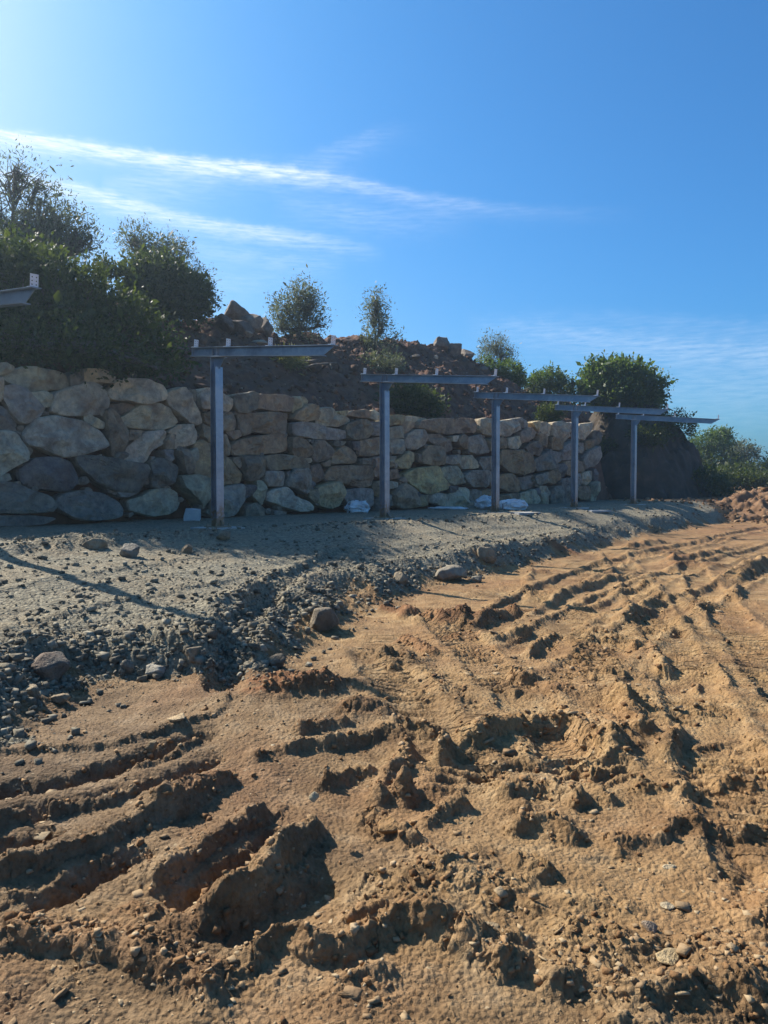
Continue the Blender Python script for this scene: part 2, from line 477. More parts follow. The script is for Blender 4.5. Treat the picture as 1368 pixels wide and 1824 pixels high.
def galv_material():
    m, nt, b = mat_new('galvanised_steel'); N = NT(nt); pos = N.node('ShaderNodeNewGeometry').outputs['Position']
    v = N.node('ShaderNodeTexVoronoi', {'Vector': pos, 'Scale': 14.0})
    n = N.noise(pos, 2.2, 6, 0.65)
    f = N.math('ADD', N.math('MULTIPLY', v.outputs['Color'], 0.18), N.math('MULTIPLY', n, 0.82))
    zc = N.node('ShaderNodeSeparateXYZ', {'Vector': pos}).outputs[2]
    mud = N.math('MULTIPLY', N.math('SUBTRACT', N.math('SUBTRACT', N.noise(pos, 16, 5, 0.6), 0.18), N.math('MULTIPLY', zc, 0.9)), 5.0, clamp=True)
    steel = (N.ramp(f, [(0.25, (0.19, 0.23, 0.29)), (0.5, (0.27, 0.32, 0.38)), (0.75, (0.38, 0.43, 0.48))]))
    nt.links.new(N.mix(mud, steel, (0.21, 0.15, 0.085)), b.inputs['Base Color'])
    nt.links.new(N.math('SUBTRACT', 0.92, mud, clamp=True), b.inputs['Metallic'])
    nt.links.new(N.ramp(f, [(0.3, (0.28,) * 3), (0.7, (0.5,) * 3)]), b.inputs['Roughness'])
    return m


def plain(name, stops, scale=8.0, rough=0.8, bump=0.3):
    m, nt, b = mat_new(name); N = NT(nt); pos = N.node('ShaderNodeNewGeometry').outputs['Position']
    nt.links.new(N.ramp(N.noise(pos, scale, 5, 0.6), stops), b.inputs['Base Color']); setin(b, Roughness=rough)
    bp = N.node('ShaderNodeBump', {'Height': N.noise(pos, scale * 4, 4), 'Strength': bump, 'Distance': 0.02}); nt.links.new(bp.outputs[0], b.inputs['Normal'])
    return m


ZINC = plain('bright_zinc', [(0.3, (0.52, 0.55, 0.58)), (0.7, (0.70, 0.72, 0.74))], 14.0, 0.45, 0.1)
EARTH = earth_material()
STONE = stone_material()
GALV = galv_material()
BARK = bark_material()
CLOD = clod_material('mud_clods', [(0.15, (0.13, 0.065, 0.028)), (0.5, (0.235, 0.130, 0.056)), (0.8, (0.32, 0.20, 0.10)), (1.0, (0.42, 0.33, 0.21))])
GRAV = clod_material('crushed_stone', [(0.1, (0.070, 0.060, 0.044)), (0.5, (0.148, 0.128, 0.092)), (0.85, (0.24, 0.212, 0.155)), (1.0, (0.40, 0.365, 0.28))])
RUBB = clod_material('slope_rubble', [(0.1, (0.050, 0.024, 0.013)), (0.5, (0.105, 0.050, 0.027)), (0.85, (0.185, 0.10, 0.058)), (1.0, (0.38, 0.30, 0.21))], scale=9)
SLOPE = plain('slope_soil', [(0.25, (0.055, 0.023, 0.012)), (0.5, (0.105, 0.044, 0.022)), (0.75, (0.185, 0.090, 0.046))], 3.0, 0.95, 0.9)
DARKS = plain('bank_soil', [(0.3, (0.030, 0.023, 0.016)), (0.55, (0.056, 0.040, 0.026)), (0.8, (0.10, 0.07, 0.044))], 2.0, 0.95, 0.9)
CONC = plain('concrete', [(0.3, (0.30, 0.29, 0.27)), (0.7, (0.46, 0.45, 0.42))], 6.0, 0.9, 0.3)
BAGM = plain('woven_plastic', [(0.3, (0.62, 0.62, 0.62)), (0.7, (0.82, 0.82, 0.81))], 9.0, 0.5, 0.2)
bn_ = NT(BAGM.node_tree); bb_ = BAGM.node_tree.nodes['Principled BSDF']; old_ = bb_.inputs['Base Color'].links[0].from_socket
wv_ = bn_.node('ShaderNodeTexWave', {'Vector': bn_.node('ShaderNodeTexCoord').outputs['Object'], 'Scale': 6.0, 'Distortion': 1.5, 'Detail': 2.0}, bands_direction='Y').outputs['Fac']
dirt_ = bn_.math('MULTIPLY', bn_.math('SUBTRACT', bn_.noise(bn_.node('ShaderNodeNewGeometry').outputs['Position'], 5.0, 5), 0.5), 4.0, clamp=True)
BAGM.node_tree.links.new(bn_.mix(bn_.math('MULTIPLY', dirt_, 0.25), bn_.mix(bn_.math('MULTIPLY', bn_.math('GREATER_THAN', wv_, 0.78), 0.4), old_, (0.36, 0.40, 0.50)), (0.42, 0.33, 0.23)), bb_.inputs['Base Color'])
L_OLIVE = leaf_material('olive_leaves', (0.075, 0.088, 0.062), (0.175, 0.190, 0.145), 0.35)
L_BUSH = leaf_material('mastic_leaves', (0.026, 0.042, 0.012), (0.085, 0.105, 0.030), 0.42)
L_GREEN = leaf_material('bright_leaves', (0.042, 0.075, 0.018), (0.120, 0.165, 0.046), 0.45)
L_DRY = leaf_material('dry_grass', (0.12, 0.13, 0.05), (0.26, 0.25, 0.11), 0.4)

# ------------------------------------------------------------------ ground sheet
# polar sheet round the viewer, out past the horizon
dense_r = np.linspace(1.95 ** -0.5, 60 ** -0.5, 810) ** -2.0
r_list = np.concatenate([[0.02, 0.4, 0.8, 1.2, 1.5, 1.75], dense_r, np.geomspace(64, 3200, 26)])
dense_a = np.linspace(R(-31.5), R(31.5), 790)
out_a = np.concatenate([R(31.5) + (np.linspace(0, 1, 60)[1:]) ** 1.6 * R(148.0)])
a_list = np.concatenate([-out_a[::-1], dense_a, out_a])
AA, RR = np.meshgrid(a_list, r_list)
GX = RR * np.sin(AA); GY = RR * np.cos(AA)
GX = GX.ravel(); GY = GY.ravel()
Z = base_z(GX, GY)
GRV = gravel_mask(GX, GY)
RED = np.zeros_like(Z)
TRU = np.zeros_like(Z); TRM = np.zeros_like(Z)
ROUGH = np.full_like(Z, 0.45)        # how cloddy the surface is


def poly_dist(pts, X, Y):
    """signed distance (+ right of travel), arclength fraction and arclength for points"""
    P = np.array(pts)[:, :2]; best = np.full(X.shape, 1e9); sd = np.zeros(X.shape); al = np.zeros(X.shape)
    L = 0.0
    seg = np.diff(P, axis=0); ln = np.hypot(seg[:, 0], seg[:, 1]); tot = ln.sum()
    for i in range(len(seg)):
        if ln[i] < 1e-6: continue
        d = seg[i] / ln[i]
        rx = X - P[i, 0]; ry = Y - P[i, 1]
        s = np.clip(rx * d[0] + ry * d[1], 0, ln[i])
        ex = rx - s * d[0]; ey = ry - s * d[1]; dd = np.hypot(ex, ey)
        side = np.where(rx * d[1] - ry * d[0] >= 0, 1.0, -1.0)
        m = dd < best
        best = np.where(m, dd, best); sd = np.where(m, side * dd, sd); al = np.where(m, L + s, al)
        L += ln[i]
    return sd, al, tot


def smooth_pts(P, n=2):
    P = [np.array(p, float) for p in P]
    for _ in range(n):
        Q = [P[0]]
        for a, b in zip(P[:-1], P[1:]): Q += [a * 0.75 + b * 0.25, a * 0.25 + b * 0.75]
        Q.append(P[-1]); P = Q
    return P


def region(P, pad):
    P = np.array(P)
    I = np.where((GX > P[:, 0].min() - pad) & (GX < P[:, 0].max() + pad) & (GY > P[:, 1].min() - pad) & (GY < P[:, 1].max() + pad))[0]
    if len(P) < 5 or len(I) < 4000: return I
    x, y = GX[I], GY[I]; m = np.zeros(len(I), bool)
    for i in range(0, len(P) - 1, 2):
        Q = P[i:i + 3]
        m |= (x > Q[:, 0].min() - pad) & (x < Q[:, 0].max() + pad) & (y > Q[:, 1].min() - pad) & (y < Q[:, 1].max() + pad)
    return I[m]


def ridge(px_pts, h, wl, wr, rough=0.5, red=0.0, taper=0.15, pw=1.6, seed=0, world=None):
    """a thrown-up ridge (h>0) or a rut (h<0) that follows a line on the ground; wl / wr are its half widths"""
    global Z, ROUGH, RED
    P = smooth_pts([g_px(*p)[:2] for p in px_pts]) if world is None else smooth_pts(world, 0 if len(world) > 6 else 1)
    pad = 3.2 * max(wl, wr); I = region(P, pad)
    if len(I) == 0: return
    x, y = GX[I], GY[I]
    wx = fbm2(x * 5, y * 5, 3, 200 + seed) ; wy = fbm2(x * 5, y * 5, 3, 300 + seed)
    k = 0.34 * min(wl, wr)
    sd, al, tot = poly_dist(P, x + wx * k, y + wy * k)
    w = np.where(sd < 0, wl, wr)
    prof = np.exp(-np.abs(sd / w) ** pw)
    tl = max(taper * tot, 0.04)
    fade = sstep(-0.001, tl, al) * sstep(-0.001, tl, tot - al)
    vary = 0.85 + 0.25 * noise2(al * 5.0 + seed, al * 0 + seed, 400)
    Z[I] += h * prof * fade * vary
    if h > 0: ROUGH[I] = np.maximum(ROUGH[I], 0.45 + rough * prof * fade * 1.6)
    else: ROUGH[I] = ROUGH[I] * (1 - 0.3 * prof * fade)
    if red: RED[I] = np.maximum(RED[I], red * sstep(0.15, 0.6, prof * fade))


def mound(px, py, rx, ry, h, ang=0.0, rough=0.8, red=0.0, pw=2.2):
    global Z, ROUGH, RED
    c = g_px(px, py); I = region([c], 2.4 * max(rx, ry))
    if len(I) == 0: return
    x = GX[I] - c[0]; y = GY[I] - c[1]
    x = x + 0.3 * rx * fbm2(GX[I] * 4, GY[I] * 4, 3, 55); y = y + 0.3 * ry * fbm2(GX[I] * 4, GY[I] * 4, 3, 56)
    ca, sa = math.cos(ang), math.sin(ang); a = (x * ca + y * sa) / rx; b = (-x * sa + y * ca) / ry
    p = np.exp(-np.hypot(a, b) ** pw)
    Z[I] += h * p; ROUGH[I] = np.maximum(ROUGH[I], 0.45 + rough * 1.3 * p)
    if red: RED[I] = np.maximum(RED[I], red * sstep(0.1, 0.5, p))


def cleats(px_pts, width, spacing, depth, press=0.0, skew=0.0):
    """the print of a crawler track: cross bars along a path"""
    global Z, ROUGH
    P = smooth_pts([g_px(*p)[:2] for p in px_pts], 1); I = region(P, width * 0.7)
    if len(I) == 0: return
    x, y = GX[I], GY[I]
    sd, al, tot = poly_dist(P, x + 0.03 * fbm2(x * 3, y * 3, 2, 61), y + 0.03 * fbm2(x * 3, y * 3, 2, 62))
    inside = sstep(width / 2, width / 2 - 0.05, np.abs(sd)) * sstep(0, 0.2, al) * sstep(0, 0.2, tot - al)
    ph = (al + skew * sd) / spacing + 0.15 * noise2(x * 6, y * 6, 63)
    saw = 0.5 + 0.5 * np.cos(2 * math.pi * ph); saw = sstep(0.35, 0.85, saw)
    wear = sstep(-0.35, 0.35, noise2(x * 1.7, y * 1.7, 64))
    tm = inside * sstep(-0.6, 0.2, noise2(x * 1.3, y * 1.3, 65)); on = tm > 0.02
    TRU[I[on]] = (al + skew * sd)[on]; TRM[I[on]] = tm[on]
    Z[I] += inside * (depth * saw * wear - press)
    ROUGH[I] *= (1 - 0.45 * inside)


def lane(px_pts, width, spacing=0.12, depth=0.03, press=0.03, berm=0.05, skew=0.1, seed=0):
    """one crawler or wheel lane: pressed bed with cross bars between two squeezed-up edges"""
    cleats(px_pts, width, spacing, depth, press, skew)
    P = smooth_pts([g_px(*p)[:2] for p in px_pts], 1)
    for sgn in (-1, 1):
        Q = []
        for i in range(len(P)):
            d = P[min(i + 1, len(P) - 1)] - P[max(i - 1, 0)]; d = d / (np.hypot(*d) + 1e-9)
            Q.append(P[i] + sgn * (width / 2 + 0.03) * np.array([d[1], -d[0]]))
        ridge([], berm * 0.85, 0.10, 0.075, 0.25, 0, 0.06, seed=seed + sgn, world=Q, pw=1.8)


# --- crawler prints first, ridges thrown over them
lane([(1440, 1640), (1300, 1390), (1225, 1220), (1172, 1110), (1120, 1020), (1090, 985)], 0.50, 0.11, 0.026, 0.025, 0.04, 0.15, 11)
lane([(1500, 1330), (1360, 1180), (1280, 1080), (1235, 1020), (1215, 985)], 0.50, 0.11, 0.026, 0.025, 0.045, 0.15, 21)
lane([(1090, 1420), (960, 1280), (860, 1180), (790, 1115), (760, 1085)], 0.46, 0.12, 0.028, 0.02, 0.045, -0.3, 31)
lane([(870, 1430), (770, 1300), (700, 1215), (655, 1150)], 0.42, 0.12, 0.028, 0.02, 0.05, 0.4, 41)
lane([(840, 1135), (930, 1078), (1050, 1018), (1170, 985), (1300, 955), (1400, 935)], 0.55, 0.16, 0.035, 0.03, 0.075, 0.3, 51)
lane([(930, 1160), (1030, 1100), (1130, 1052), (1260, 1005), (1400, 965)], 0.50, 0.15, 0.032, 0.02, 0.07, 0.3, 61)
lane([(1000, 1230), (1100, 1150), (1230, 1075), (1400, 1005)], 0.50, 0.14, 0.030, 0.02, 0.06, 0.3, 71)
lane([(1180, 1360), (1110, 1240), (1050, 1165), (1010, 1120)], 0.36, 0.15, 0.045, 0.0, 0.03, 0.25, 81)
cleats([(1500, 1560), (1380, 1300), (1300, 1160), (1240, 1060)], 1.0, 0.10, 0.012, 0.0, 0.1)
cleats([(700, 1130), (780, 1210), (900, 1310)], 0.7, 0.10, 0.010, 0.0, 0.2)
cleats([(840, 1060), (960, 1040), (1100, 990), (1250, 960)], 0.9, 0.11, 0.012, 0.0, 0.3)
# wheel lanes along the gravel track
lane([(-60, 1075), (120, 1040), (350, 1003), (600, 970), (800, 952), (1000, 938), (1150, 928)], 0.5, 0.2, 0.006, 0.02, 0.018, 0.2, 101)
lane([(-60, 1150), (150, 1105), (330, 1065), (520, 1020), (720, 985), (900, 962), (1080, 943)], 0.5, 0.2, 0.006, 0.02, 0.02, 0.2, 111)
lane([(395, 1235), (408, 1180), (425, 1120), (470, 1065), (540, 1015), (640, 975)], 0.34, 0.12, 0.012, 0.045, 0.05, 0.2, 121)
cleats([(690, 1520), (660, 1470), (640, 1440)], 0.12, 0.05, 0.02, 0.0, 0.0)

S = 0
RIDGES = [
    # (points, height, left width, right width, roughness, red)
    # foreground, left: parallel ruts
    ([(-80, 1418), (0, 1402), (100, 1392), (200, 1364), (300, 1335), (400, 1288)], -0.135, 0.075, 0.09, 0, 0),
    ([(-60, 1345), (30, 1338), (150, 1338), (260, 1318), (340, 1290), (405, 1268), (404, 1225)], 0.045, 0.16, 0.03, 0.3, 0),
    ([(105, 1397), (190, 1370), (300, 1345), (380, 1308)], 0.075, 0.06, 0.045, 0.4, 0),
    ([(-60, 1468), (0, 1455), (110, 1440), (240, 1408), (340, 1368), (410, 1330)], -0.10, 0.07, 0.06, 0, 0),
    ([(80, 1460), (130, 1440), (210, 1436), (260, 1422)], 0.06, 0.05, 0.035, 0.6, 0),
    ([(-60, 1530), (0, 1515), (60, 1500), (115, 1478)], -0.12, 0.07, 0.07, 0, 0),
    ([(-40, 1480), (20, 1468), (60, 1462)], 0.06, 0.06, 0.04, 0.4, 0),
    ([(-80, 1600), (0, 1572), (90, 1545), (180, 1505), (260, 1462), (340, 1415), (390, 1390)], 0.075, 0.11, 0.045, 0.6, 0),
    ([(-60, 1665), (0, 1640), (60, 1612), (130, 1578), (200, 1548), (262, 1508)], -0.11, 0.06, 0.07, 0, 0),
    ([(290, 1465), (325, 1440), (350, 1425), (400, 1395), (430, 1388)], 0.09, 0.07, 0.05, 0.9, 0.2),
    ([(250, 1600), (330, 1545), (410, 1492), (480, 1450), (505, 1452)], 0.072, 0.12, 0.035, 0.6, 0),
    ([(280, 1640), (350, 1590), (430, 1530), (505, 1472)], -0.085, 0.05, 0.07, 0, 0),
    ([(360, 1690), (430, 1625), (500, 1560), (550, 1500), (592, 1478)], 0.12, 0.085, 0.055, 0.5, 0),
    ([(400, 1720), (480, 1655), (560, 1590), (630, 1560)], -0.06, 0.09, 0.10, 0, 0),
    ([(-60, 1660), (60, 1690), (180, 1700), (280, 1740), (360, 1790), (425, 1805)], 0.12, 0.13, 0.045, 1.0, 0.3),
    ([(180, 1640), (260, 1650), (310, 1665), (350, 1700)], 0.06, 0.08, 0.06, 1.0, 0.3),
    ([(425, 1738), (470, 1700), (520, 1690), (580, 1712), (650, 1692), (700, 1666)], 0.105, 0.08, 0.04, 0.8, 0.1),
    ([(660, 1680), (740, 1660), (820, 1690), (880, 1725), (925, 1752)], 0.13, 0.10, 0.045, 1.0, 0.1),
    ([(940, 1752), (1020, 1760), (1060, 1750), (1130, 1790), (1230, 1780), (1400, 1792)], 0.10, 0.09, 0.045, 1.1, 0),
    # middle, left
    ([(420, 1362), (500, 1345), (570, 1335), (640, 1318), (715, 1298)], 0.095, 0.10, 0.04, 0.7, 0),
    ([(520, 1312), (570, 1302), (625, 1288)], 0.06, 0.06, 0.035, 0.7, 0.3),
    ([(690, 1292), (740, 1300), (790, 1312)], 0.09, 0.07, 0.04, 0.9, 0),
    ([(780, 1360), (850, 1335), (930, 1312), (1000, 1302), (1050, 1325), (1098, 1372)], 0.135, 0.17, 0.06, 0.7, 0),
    ([(820, 1395), (900, 1382), (990, 1375), (1080, 1392)], -0.07, 0.06, 0.09, 0, 0),
    ([(660, 1440), (690, 1400), (715, 1370), (735, 1330)], 0.10, 0.06, 0.05, 0.9, 0),
    ([(570, 1410), (600, 1385), (640, 1375), (680, 1380)], 0.08, 0.05, 0.04, 0.9, 0),
    ([(640, 1440), (690, 1480), (735, 1510), (800, 1540)], 0.07, 0.04, 0.06, 0.8, 0),
    ([(740, 1480), (790, 1450), (830, 1440)], 0.08, 0.07, 0.05, 1.0, 0),
    ([(880, 1438), (940, 1418), (1000, 1428), (1040, 1452)], 0.115, 0.10, 0.04, 0.9, 0),
    ([(1020, 1405), (1060, 1420), (1095, 1445)], 0.07, 0.06, 0.04, 0.9, 0),
    ([(900, 1498), (950, 1490), (1000, 1502), (1035, 1515)], 0.085, 0.08, 0.035, 1.0, 0),
    ([(905, 1560), (940, 1555), (975, 1585)], 0.08, 0.06, 0.04, 1.0, 0),
    ([(800, 1560), (860, 1590), (900, 1620)], 0.05, 0.1, 0.07, 1.0, 0),
    ([(1065, 1518), (1120, 1508), (1180, 1508), (1205, 1480), (1280, 1492), (1390, 1486)], 0.06, 0.07, 0.03, 0.7, 0),
    ([(1120, 1418), (1180, 1412), (1255, 1436)], 0.07, 0.05, 0.035, 1.0, 0),
    ([(1268, 1410), (1310, 1400), (1355, 1416)], 0.07, 0.06, 0.035, 0.8, 0),
    ([(1183, 1370), (1200, 1335), (1216, 1303)], 0.10, 0.06, 0.045, 0.7, 0),
    ([(1300, 1345), (1330, 1330), (1368, 1335)], 0.04, 0.06, 0.04, 0.8, 0),
    # middle, right
    ([(1090, 1238), (1112, 1262), (1125, 1295), (1155, 1325)], 0.15, 0.10, 0.06, 0.9, 0),
    ([(1075, 1280), (1110, 1320), (1150, 1345)], 0.05, 0.08, 0.05, 0.9, 0),
    ([(1155, 1160), (1172, 1180), (1188, 1205)], 0.16, 0.09, 0.06, 0.8, 0),
    ([(1118, 1162), (1138, 1168)], 0.12, 0.09, 0.06, 0.8, 0),
    ([(908, 1200), (925, 1215), (940, 1225)], 0.13, 0.11, 0.06, 0.8, 0),
    ([(890, 1235), (930, 1240)], 0.06, 0.10, 0.06, 0.9, 0),
    ([(1050, 1140), (1075, 1132), (1098, 1148)], 0.11, 0.10, 0.06, 0.8, 0),
    ([(940, 1172), (965, 1152), (992, 1136)], 0.12, 0.09, 0.06, 0.6, 0),
    ([(870, 1148), (905, 1137), (948, 1126)], 0.09, 0.09, 0.05, 0.6, 0),
    ([(828, 1120), (870, 1108), (925, 1088)], 0.18, 0.13, 0.08, 0.7, 0.4),
    ([(1100, 1118), (1135, 1092), (1185, 1066)], 0.17, 0.12, 0.07, 0.8, 0),
    ([(960, 1088), (1016, 1060), (1067, 1040), (1160, 1028)], 0.10, 0.08, 0.05, 0.5, 0),
    ([(1015, 1098), (1067, 1080), (1110, 1060), (1168, 1032), (1185, 1045)], 0.10, 0.09, 0.05, 0.6, 0),
    ([(1020, 1056), (1077, 1040), (1145, 1016)], 0.10, 0.08, 0.05, 0.5, 0),
    ([(945, 1015), (938, 1045), (942, 1075)], 0.09, 0.06, 0.06, 0.5, 0),
    ([(1165, 1010), (1231, 998), (1290, 985), (1335, 975)], 0.20, 0.16, 0.10, 0.7, 0.3),
    ([(1108, 979), (1150, 972), (1190, 965)], 0.18, 0.16, 0.10, 0.8, 0.3),
    ([(1300, 1048), (1330, 1024), (1372, 1000), (1420, 985)], 0.22, 0.16, 0.10, 0.7, 0),
    ([(1300, 1075), (1318, 1050)], 0.10, 0.09, 0.07, 0.8, 0),
    ([(1205, 1066), (1232, 1088), (1260, 1118)], 0.10, 0.08, 0.06, 0.7, 0),
    ([(1180, 1080), (1205, 1115), (1235, 1150)], 0.05, 0.10, 0.03, 0.4, 0),
    ([(1275, 1190), (1290, 1210), (1300, 1235)], 0.05, 0.06, 0.05, 0.5, 0),
    ([(1230, 1060), (1290, 1036), (1340, 1010)], 0.05, 0.08, 0.05, 0.5, 0),
    ([(665, 1168), (685, 1180), (702, 1195)], 0.10, 0.09, 0.06, 0.8, 0),
    ([(700, 1145), (740, 1155), (775, 1174)], 0.12, 0.11, 0.07, 0.9, 0.4),
    ([(672, 1085), (705, 1092), (735, 1106)], 0.14, 0.13, 0.08, 0.9, 0.8),
    ([(740, 1190), (800, 1240), (840, 1290)], 0.05, 0.15, 0.08, 0.8, 0),
    # gravel track
    ([(345, 1098), (410, 1076), (460, 1052), (522, 1020)], 0.14, 0.16, 0.08, 0.4, 0),
    ([(395, 1225), (408, 1180), (412, 1140), (440, 1095), (500, 1045)], -0.07, 0.14, 0.14, 0, 0),
    ([(-80, 992), (0, 985), (100, 978), (200, 968), (300, 965), (425, 954)], 0.20, 0.30, 0.22, 1.0, 0),
    ([(420, 956), (560, 942), (700, 934), (880, 925), (1060, 917)], 0.09, 0.20, 0.20, 1.0, 0),
    ([(760, 1010), (860, 985), (960, 965), (1100, 945), (1250, 928)], 0.12, 0.25, 0.25, 1.0, 0),
    ([(0, 1160), (100, 1165), (220, 1170), (340, 1165)], 0.10, 0.15, 0.12, 1.0, 0),
    ([(450, 1170), (560, 1105), (640, 1070), (720, 1035)], 0.10, 0.2, 0.15, 1.0, 0),
]
for i, (pts, h, a, b, rf, rd) in enumerate(RIDGES):
    far_ = max(p[1] for p in pts) < 1160; left_ = max(p[0] for p in pts) < 640 and min(p[1] for p in pts) > 1270
    low_ = min(p[1] for p in pts) > 1630
    kh = 0.75 if far_ else (0.85 if low_ else (1.3 if left_ else 0.9)); kw = 1.25 if far_ else 1.0
    if left_ and h > 0: a, b = a * 1.2, b * 0.8
    ridge(pts, h * kh, a * kw, b * kw, rf * 0.7, rd, seed=i * 3, pw=1.9)
MOUNDS = [
    (550, 1232, 0.36, 0.17, 0.17, 0.3, 1.0, 0.9), (500, 1215, 0.2, 0.12, 0.08, 0.3, 1.0, 0.8), (642, 1272, 0.13, 0.10, 0.13, 0, 0.9, 0.3),
    (786, 1352, 0.05, 0.07, 0.17, 0, 0.5, 0), (718, 1418, 0.05, 0.07, 0.17, 0, 0.5, 0), (800, 1108, 0.30, 0.2, 0.17, 0, 0.9, 0.7),
    (700, 1180, 0.2, 0.14, 0.08, 0, 0.8, 0.1), (575, 1398, 0.03, 0.03, 0.06, 0, 0.3, 0), (602, 1392, 0.03, 0.035, 0.05, 0, 0.3, 0),
    (320, 1450, 0.10, 0.06, 0.06, 0.4, 1.0, 0), (1000, 1240, 0.3, 0.2, 0.05, 0, 0.6, 0), (760, 1570, 0.3, 0.2, 0.05, 0, 1.0, 0),
    (1300, 1720, 0.25, 0.15, 0.05, 0, 0.9, 0), (1060, 1690, 0.16, 0.10, 0.05, 0, 1.0, 0), (830, 1140, 0.2, 0.14, 0.08, 0, 0.8, 0.4),
    (1240, 1010, 0.5, 0.3, 0.08, 0, 0.6, 0.4), (1000, 985, 0.4, 0.2, 0.12, 0, 0.9, 0.6), (960, 1020, 0.25, 0.2, 0.08, 0, 0.8, 0.4),
]
for m_ in MOUNDS: mound(*m_)
rr_ = np.random.default_rng(77)
for i in range(70):
    px = rr_.uniform(-40, 1410); py = 1000 + 830 * rr_.uniform(0, 1) ** 0.8
    p = g_px(px, py); t_, q_ = tq(p[0], p[1])
    if q_ < edge_q(t_) + 0.25: continue
    # left: wheel ruts run up to the right; middle and right: thrown clods in every direction
    ang = R(rr_.normal(38, 12)) if px < 620 and py > 1280 else R(rr_.normal(60, 45))
    L_ = rr_.uniform(0.12, 0.55) * (0.6 + 0.12 * p[1]); d_ = np.array([math.sin(ang), math.cos(ang)])
    h_ = rr_.uniform(0.015, 0.045) * (1 if rr_.uniform() < 0.7 else -0.9)
    Q = [p[:2] + d_ * L_ * k + rr_.normal(size=2) * 0.04 * L_ for k in (-0.5, 0, 0.5)]
    w_ = rr_.uniform(0.03, 0.09)
    ridge([], h_, w_, w_ * rr_.uniform(0.5, 0.9), rr_.uniform(0.0, 0.45), 0.0, 0.3, seed=900 + i, world=Q)

tt_, qq_ = tq(GX, GY)
ee_ = edge_q(tt_)
near_edge = np.exp(-((qq_ - ee_ + 0.45) / 0.55) ** 2) * (tt_ < 24)
ROUGH = np.maximum(ROUGH, 0.45 + 0.75 * near_edge)
smooth_lane = np.exp(-((qq_ - 5.0) / 1.3) ** 2) * GRV
ROUGH = ROUGH * (1 - 0.45 * smooth_lane)
fo = 1 - sstep(35, 70, RR.ravel())
small = 1 - sstep(9, 22, RR.ravel())
# undulation, lumps, clods and crumbs
n_a = fbm2(GX * 1.3, GY * 1.3, 3, 501)
n_b = fbm2(GX * 6.0, GY * 6.0, 4, 511)
bil = np.abs(fbm2(GX * 15.0, GY * 15.0, 3, 521))
bil2 = np.abs(noise2(GX * 48, GY * 48, 531)) + 0.5 * np.abs(noise2(GX * 95, GY * 95, 532))
zg = Z.reshape(len(r_list), len(a_list))
sl_ = np.hypot(np.gradient(zg, axis=0) / np.gradient(r_list)[:, None], np.gradient(zg, axis=1) / (np.gradient(a_list)[None, :] * r_list[:, None])).ravel()
sl_ = np.where(RR.ravel() < 30, sl_, 0)
ROUGH = np.maximum(ROUGH, 0.42 + 0.85 * sstep(0.35, 1.0, sl_))
RC = np.minimum(ROUGH, 1.15)
wx = GX + 0.02 * n_b; wy = GY + 0.02 * fbm2(GX * 6 + 31, GY * 6, 3, 515)
f1 = facet(wx, wy, 9.0, 801); f2 = facet(wx, wy, 22.0, 811); f3 = facet(wx, wy, 52.0, 821)
lane = 1 - 0.55 * smooth_lane
patch = sstep(-0.5, 0.5, fbm2(GX * 2.1, GY * 2.1, 3, 831))      # trodden and broken places alternate
Z += fo * (0.022 * n_a + 0.012 * n_b * RC + 0.008 * (bil - 0.3) * RC)
Z += fo * lane * (0.022 * f1 * np.clip(RC - 0.42, 0, 1) + 0.0115 * f2 * (0.06 + 0.22 * patch + np.clip(RC - 0.45, 0, 0.7)) + 0.0062 * f3 * (0.35 + 0.4 * patch + 0.6 * RC + 0.9 * GRV * RC) * small + 0.012 * f2 * GRV * np.clip(RC - 0.3, 0, 1)
                  + 0.004 * (bil2 - 0.5) * (0.3 + RC) * small)
# steep faces crumble sideways
lat = np.clip(RC - 0.42, 0, 1) * fo * small
GX = GX + lat * 0.015 * fbm2(GX * 14 + Z * 16, GY * 14 + Z * 9, 3, 841)
GY = GY + lat * 0.015 * fbm2(GX * 14 - Z * 11, GY * 14 + Z * 18, 3, 851)
# earth heap on the far side of the track
hx, hy = 16.9, 33.0
hd = np.hypot((GX - hx) / 3.6, (GY - hy) / 2.2) + 0.12 * fbm2(GX * 0.9, GY * 0.9, 3, 71)
RED = np.maximum(RED, 0.5 * (1 - sstep(0.9, 1.4, hd)))
# low rise behind the heap, towards the far shrubs
rise = sstep(30, 70, GY) * sstep(4, 18, GX)
Z += rise * 0.9
RED = np.clip(np.maximum(RED, 0.35 * sstep(14, 30, RR.ravel()) * (1 - GRV)), 0, 1)

BRW = np.clip(sstep(1.2, -1.6, GX + 0.8 * fbm2(GX * 0.8, GY * 0.8, 2, 861)) * sstep(9, 4.5, RR.ravel()) + 0.5 * sstep(3.1, 2.3, RR.ravel()), 0, 1)
nr, na = len(r_list), len(a_list)
ii = np.arange(nr * na).reshape(nr, na)
F = np.stack([ii[:-1, :-1], ii[:-1, 1:], ii[1:, 1:], ii[1:, :-1]], -1).reshape(-1, 4)[:, ::-1]
VG = np.stack([GX, GY, Z], 1)
fg = GRV[F].mean(1) > 0.5


def sub_sheet(name, mask):
    f = F[mask]; used = np.unique(f); remap = np.full(len(VG), -1, dtype=np.int64); remap[used] = np.arange(len(used))
    me = new_mesh(name, VG[used], remap[f], True)
    for an, arr in (('gravel', GRV), ('red', RED), ('brown', BRW), ('tread_u', TRU), ('tread_m', TRM)):
        at = me.attributes.new(an, 'FLOAT', 'POINT'); at.data.foreach_set('value', arr[used].astype(np.float32))
    o = link(name, me, EARTH); o['kind'] = 'structure'; return o


ground = sub_sheet('ground', ~fg); tag(ground, 'rutted orange clay ground with crawler prints')
track = sub_sheet('gravel_track', fg); tag(track, 'raised grey gravel track along the boulder wall')

